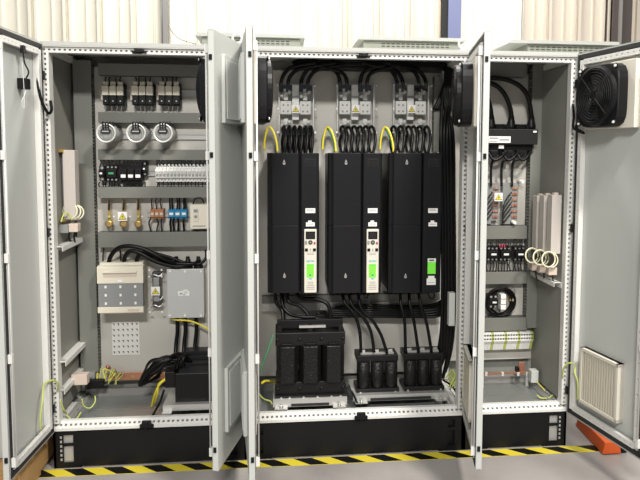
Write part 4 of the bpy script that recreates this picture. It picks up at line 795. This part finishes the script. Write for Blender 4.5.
for k in range(3): cable('%s short black cable crossing below the labelled black block' % nm[k], [(488+k*14, 152, .37), (494+k*14, 160, .35), (501+k*13, 157, .35), (507+k*12, 151, .37)], .010)
for k, px in enumerate((495.5, 514.5)):
    X0, X1, A, B_ = rect(px-2.5, 185, px+3, 219, .40); t = thing('copper_terminal_strip', ['left', 'right'][k]+' copper terminal strip in the middle of right bay', 'terminal strip', ((X0+X1)/2, PL, A)); H = B_-A
    MB().box(X0-.006, X1+.004, .408, PL-.001, A-.01, B_+.01).build('base', 'mgrey', t)
    for j in range(6): MB().box(X0, X1, .400, .408, A+H*j/6+.006, A+H*(j+1)/6-.012).build('copper_segment', 'orangec', t, .002); MB().lathe(((X0+X1)/2, .400, A+H*(j+.45)/6), (0, -1, 0), [(0, .007), (.005, .006)], 8).build('bolt', 'galv' if j % 2 else 'copper', t)
    X2, X3, A2, B2 = rect(px-12, 183, px-4, 224, .41); MB().box(X2, X3, .41, PL-.001, A2, B2).build('cover_plate', 'mgrey', t)
    for j in range(5): cable('slanting black wire into the %s copper terminal strip' % ['left', 'right'][k], [(px-3, 192+j*5, .395), (px-7, 197+j*5, .385), (px-11, 206+j*4, .39), (px-12, 220+j*.8, .40)], .004, 'rubber2', 'wire', 'wire', 'wires to the %s copper strip' % ['left', 'right'][k], 6)
t = thing('clear_cover', 'clear acrylic sheet with warning label over copper terminal strips', 'cover', (at(505, 200, .36).x, PL, at(505, 224, .36).z)); X0, X1, A, B_ = rect(486, 168, 523, 222, .36)
MB().box(X0, X1, .36, .363, A, B_).build('acrylic_sheet', 'clear', t); warning(t, 498.5, 197, .357, .050)
for px, py in ((523, 181.5), (515, 222.5)):
    c = at(px, py, .363); MB().cyl((c.x, .363, c.z), (c.x, PL-.001, c.z), .010, 14).build('standoff', 'white', t)
# fill: standoffs in view pointing sideways
for k, px in enumerate((488, 500.5, 515)): contactor(px, 247, px+11.5, 262, ['leftmost', 'middle', 'rightmost'][k]+' black contactor with white tag in the right bay', .375, 'white')
wires('thin dark wire above the right bay contactors', 'wires above the right bay contactors', [488+k*2.6 for k in range(14)], 239, 248, .40, .39, .0028); wires('dark wire below the right bay contactors', 'wires below the right bay contactors', [487+k*2.9 for k in range(13)], 261, 272, .39, .40, .0036)
wires('short red wire above the middle right bay contactor', 'red wires in the right bay', (500, 502.3, 504.5), 244, 248, .375, .37, .0030, 'red', .2, 'red_wire')
for k in range(7): loop('black wire coil hanging in the lower window of right bay', at(500+random.uniform(-2.5, 2.5), 302, .385+.006*k), .092-.006*(k % 4), .0055, 'rubber', (random.uniform(-.15, .15), -1, random.uniform(-.15, .15)), 'black wire coil in right bay')
contactor(490, 296, 499, 309, 'small black relay with white tag inside the black wire coil', .36, 'white', 'relay', 2, 'black', 'relay')
X0, X1, A, B_ = rect(501, 294, 506, 310, .365); t = thing('label_strip', 'white stepped connector strip beside coil relay', 'connector', ((X0+X1)/2, PL, A))
for j in range(3): MB().box(X0, X1, .365, PL-.001, A+(B_-A)*j/3+.002, A+(B_-A)*(j+1)/3-.003).build('connector_block', 'white', t, .002)
c = at(512, 300, .40); t = thing('pilot_light', 'small amber terminal at right of the black wire coil', 'terminal', (c.x, PL, c.z)); MB().cyl((c.x, .40, c.z), (c.x, PL-.001, c.z), .012, 16).build('base', 'brass', t); MB().lathe((c.x, .40, c.z), (0, -1, 0), [(0, .010), (.006, .008)], 14).build('cap', 'cream', t)
wires('thin wire above the amber terminal in right bay', 'wires above the amber terminal', (509, 512, 515), 286, 297, .41, .41, .0025, 'greysteel')
# earth terminal row
X0, X1, A, B_ = rect(481, 333, 533.5, 351, .37); n = 20; w = (X1-X0)/n
din('metal mounting rail behind the white earth terminal row', 480, 536, 342)
for k in range(n):
    g = k % 5 == 4; tt = thing('earth_terminal' if g else 'rail_terminal', 'yellow-green terminal in the white row low in right bay' if g else 'white terminal in the row low in right bay', 'terminal', (X0+(k+.5)*w, PL, A), 'yellow-green terminals in the low row' if g else 'white terminals in the low row')
    a, c = X0+k*w+.0006, X0+(k+1)*w-.0006; H = B_-A
    MB().prism([(.434, A), (.40, A), (.385, A+H*.35), (.37, A+H*.55), (.372, B_-.004), (.39, B_), (.434, B_)], a, c, 'x').build('terminal_body', 'yg' if g else 'white', tt)
    for z, yy in ((A+H*.68, .3715), (A+H*.88, .3715)): MB().box(a+.0025, c-.0025, yy-.002, yy, z-.005, z+.005).build('wire_entry', 'ink', tt)
    MB().box(a+.0015, c-.0015, .381, .384, A+H*.40, A+H*.50).build('marker', 'mgrey', tt)
# copper bar and clamps
a, b_ = at(478, 374, .36), at(529, 374, .36); t = thing('earth_bar', 'thin copper bar with clamps along the right bay floor', 'copper bar', ((a.x+b_.x)/2, .36, a.z))
MB().box(a.x, b_.x, .355, .362, a.z-.006, a.z+.006).build('bar', 'copper', t, .001)
for px in (486, 502.5, 518, 527): c = at(px, 374, .355); MB().box(c.x-.008, c.x+.008, .348, .366, c.z-.012, c.z+.012).build('clamp', 'ral', t, .002)
for x in (a.x+.03, b_.x-.01): MB().box(x-.008, x+.008, .362, .375, Z0+.012, a.z-.0).build('support', 'ral', t)
tt = stub(522, 368, .38, .035, .02, .07, 'copper', 'copper_lug_block', 'upright copper lug block at the right bay corner', 'terminal'); tt = stub(518, 370, .36, .022, .03, .03, 'black', 'cable_clamp', 'small black clamp beside upright copper lug block', 'clamp'); tt = stub(535, 377, .28, .045, .05, .075, 'ral', 'bracket_block', 'pale rounded bracket block on right bay floor rail', 'bracket')
cable('yellow-green wire lying on the right bay floor', [(537, 395, .16), (541, 398, .15), (548, 398, .13), (553, 395, .12)], .0045, 'yg', 'earth_wire'); cable('thin yellow wire running from bracket block to the floor', [(537, 382, .26), (541, 386, .22), (545, 391, .18)], .0025, 'yellw', 'earth_wire')
# tall pale boxes on right wall
YS = ((.25, 535), (.15, 542), (.05, 550))
for k, (Y, px) in enumerate(YS):
    X0, X1, A, B_ = rect(px+1.5, 196-k*.5, px+17, 251+k*1.5, Y); X1 = min(X1, 2.757); lab = ['farthest of the three pale tall boxes on the right bay side wall', 'middle of the three pale tall boxes on the right bay side wall', 'nearest of the three pale tall boxes on the right bay side wall'][k]
    t = thing('braking_resistor', lab, 'resistor', ((X0+X1)/2, Y, A)); MB().box(X0, X1, Y, Y+.065, A, B_).build('case', 'resist', t, .003); MB().box(X0+.02, X0+.045, Y+.02, Y+.045, B_, B_+.012).build('top_stud', 'pinkish', t); MB().box(X1-.004, 2.766, Y+.02, Y+.05, B_-.05, B_-.03).box(X1-.004, 2.766, Y+.02, Y+.05, A+.03, A+.05).build('bracket', 'galv', t)
    c = at(px-4+k*.8, 255+k*2, Y)
    for j in range(2): loop('cream wire coil under the %s pale tall box' % ['farthest', 'middle', 'nearest'][k], (c.x+.014*j, Y-.012+.012*j, c.z-.006*j), .043, .0040, 'loopw', (.2-.4*j, -1, .1), 'cream coils under the %s box' % ['farthest', 'middle', 'nearest'][k])
    stub(px+1+k, 267+k*2.2, Y+.01, .05, .045, .045, 'pinkish', 'connector_block', 'beige connector under the %s pale tall box' % ['farthest', 'middle', 'nearest'][k], 'connector')
    cable('dark lead below the %s beige connector' % ['farthest', 'middle', 'nearest'][k], [(px+1+k, 271+k*2, Y+.03), (px+1+k, 276+k*2, Y+.03), (px+3+k, 281+k*2, Y+.03)], .004, 'rubber2')
# ------------------------------------------------------------------ light
def area(name, loc, rot, sx, sy, power, col=(1, 1, 1)):
    l = bpy.data.lights.new(name, 'AREA'); l.shape = 'RECTANGLE'; l.size = sx; l.size_y = sy; l.energy = power; l.color = col
    o = bpy.data.objects.new(name, l); C.objects.link(o); o.location = loc; o.rotation_euler = rot; return o
area('ceiling_light', (2.9, -3.0, 5.2), (math.radians(15), 0, 0), .7, .35, 290, (1, .95, .88))
area('ceiling_light', (.6, -6.2, 5.0), (math.radians(30), 0, 0), 1.6, .5, 400, (1, .97, .93))
area('ceiling_light', (1.6, 1.5, 5.2), (0, 0, 0), 3.0, .4, 190, (1, .98, .95))
w = bpy.data.worlds.new('hall'); S.world = w; w.use_nodes = True; w.node_tree.nodes['Background'].inputs[0].default_value = (.95, .97, 1, 1); w.node_tree.nodes['Background'].inputs[1].default_value = .22
# ------------------------------------------------------------------ camera and view
cd = bpy.data.cameras.new('camera'); co = bpy.data.objects.new('camera', cd); C.objects.link(co); S.camera = co
cd.sensor_width = 36; cd.lens = F*36/640; cd.shift_x = -PPX/640; cd.shift_y = PPY/640; cd.clip_start = .05
R3 = Matrix((r2, u2, -fw)).transposed(); co.matrix_world = Matrix.Translation(CAM) @ R3.to_4x4()
S.view_settings.view_transform = 'Standard'; S.view_settings.look = 'None'; S.view_settings.exposure = .14; S.view_settings.gamma = 1; S.view_settings.use_curve_mapping = False
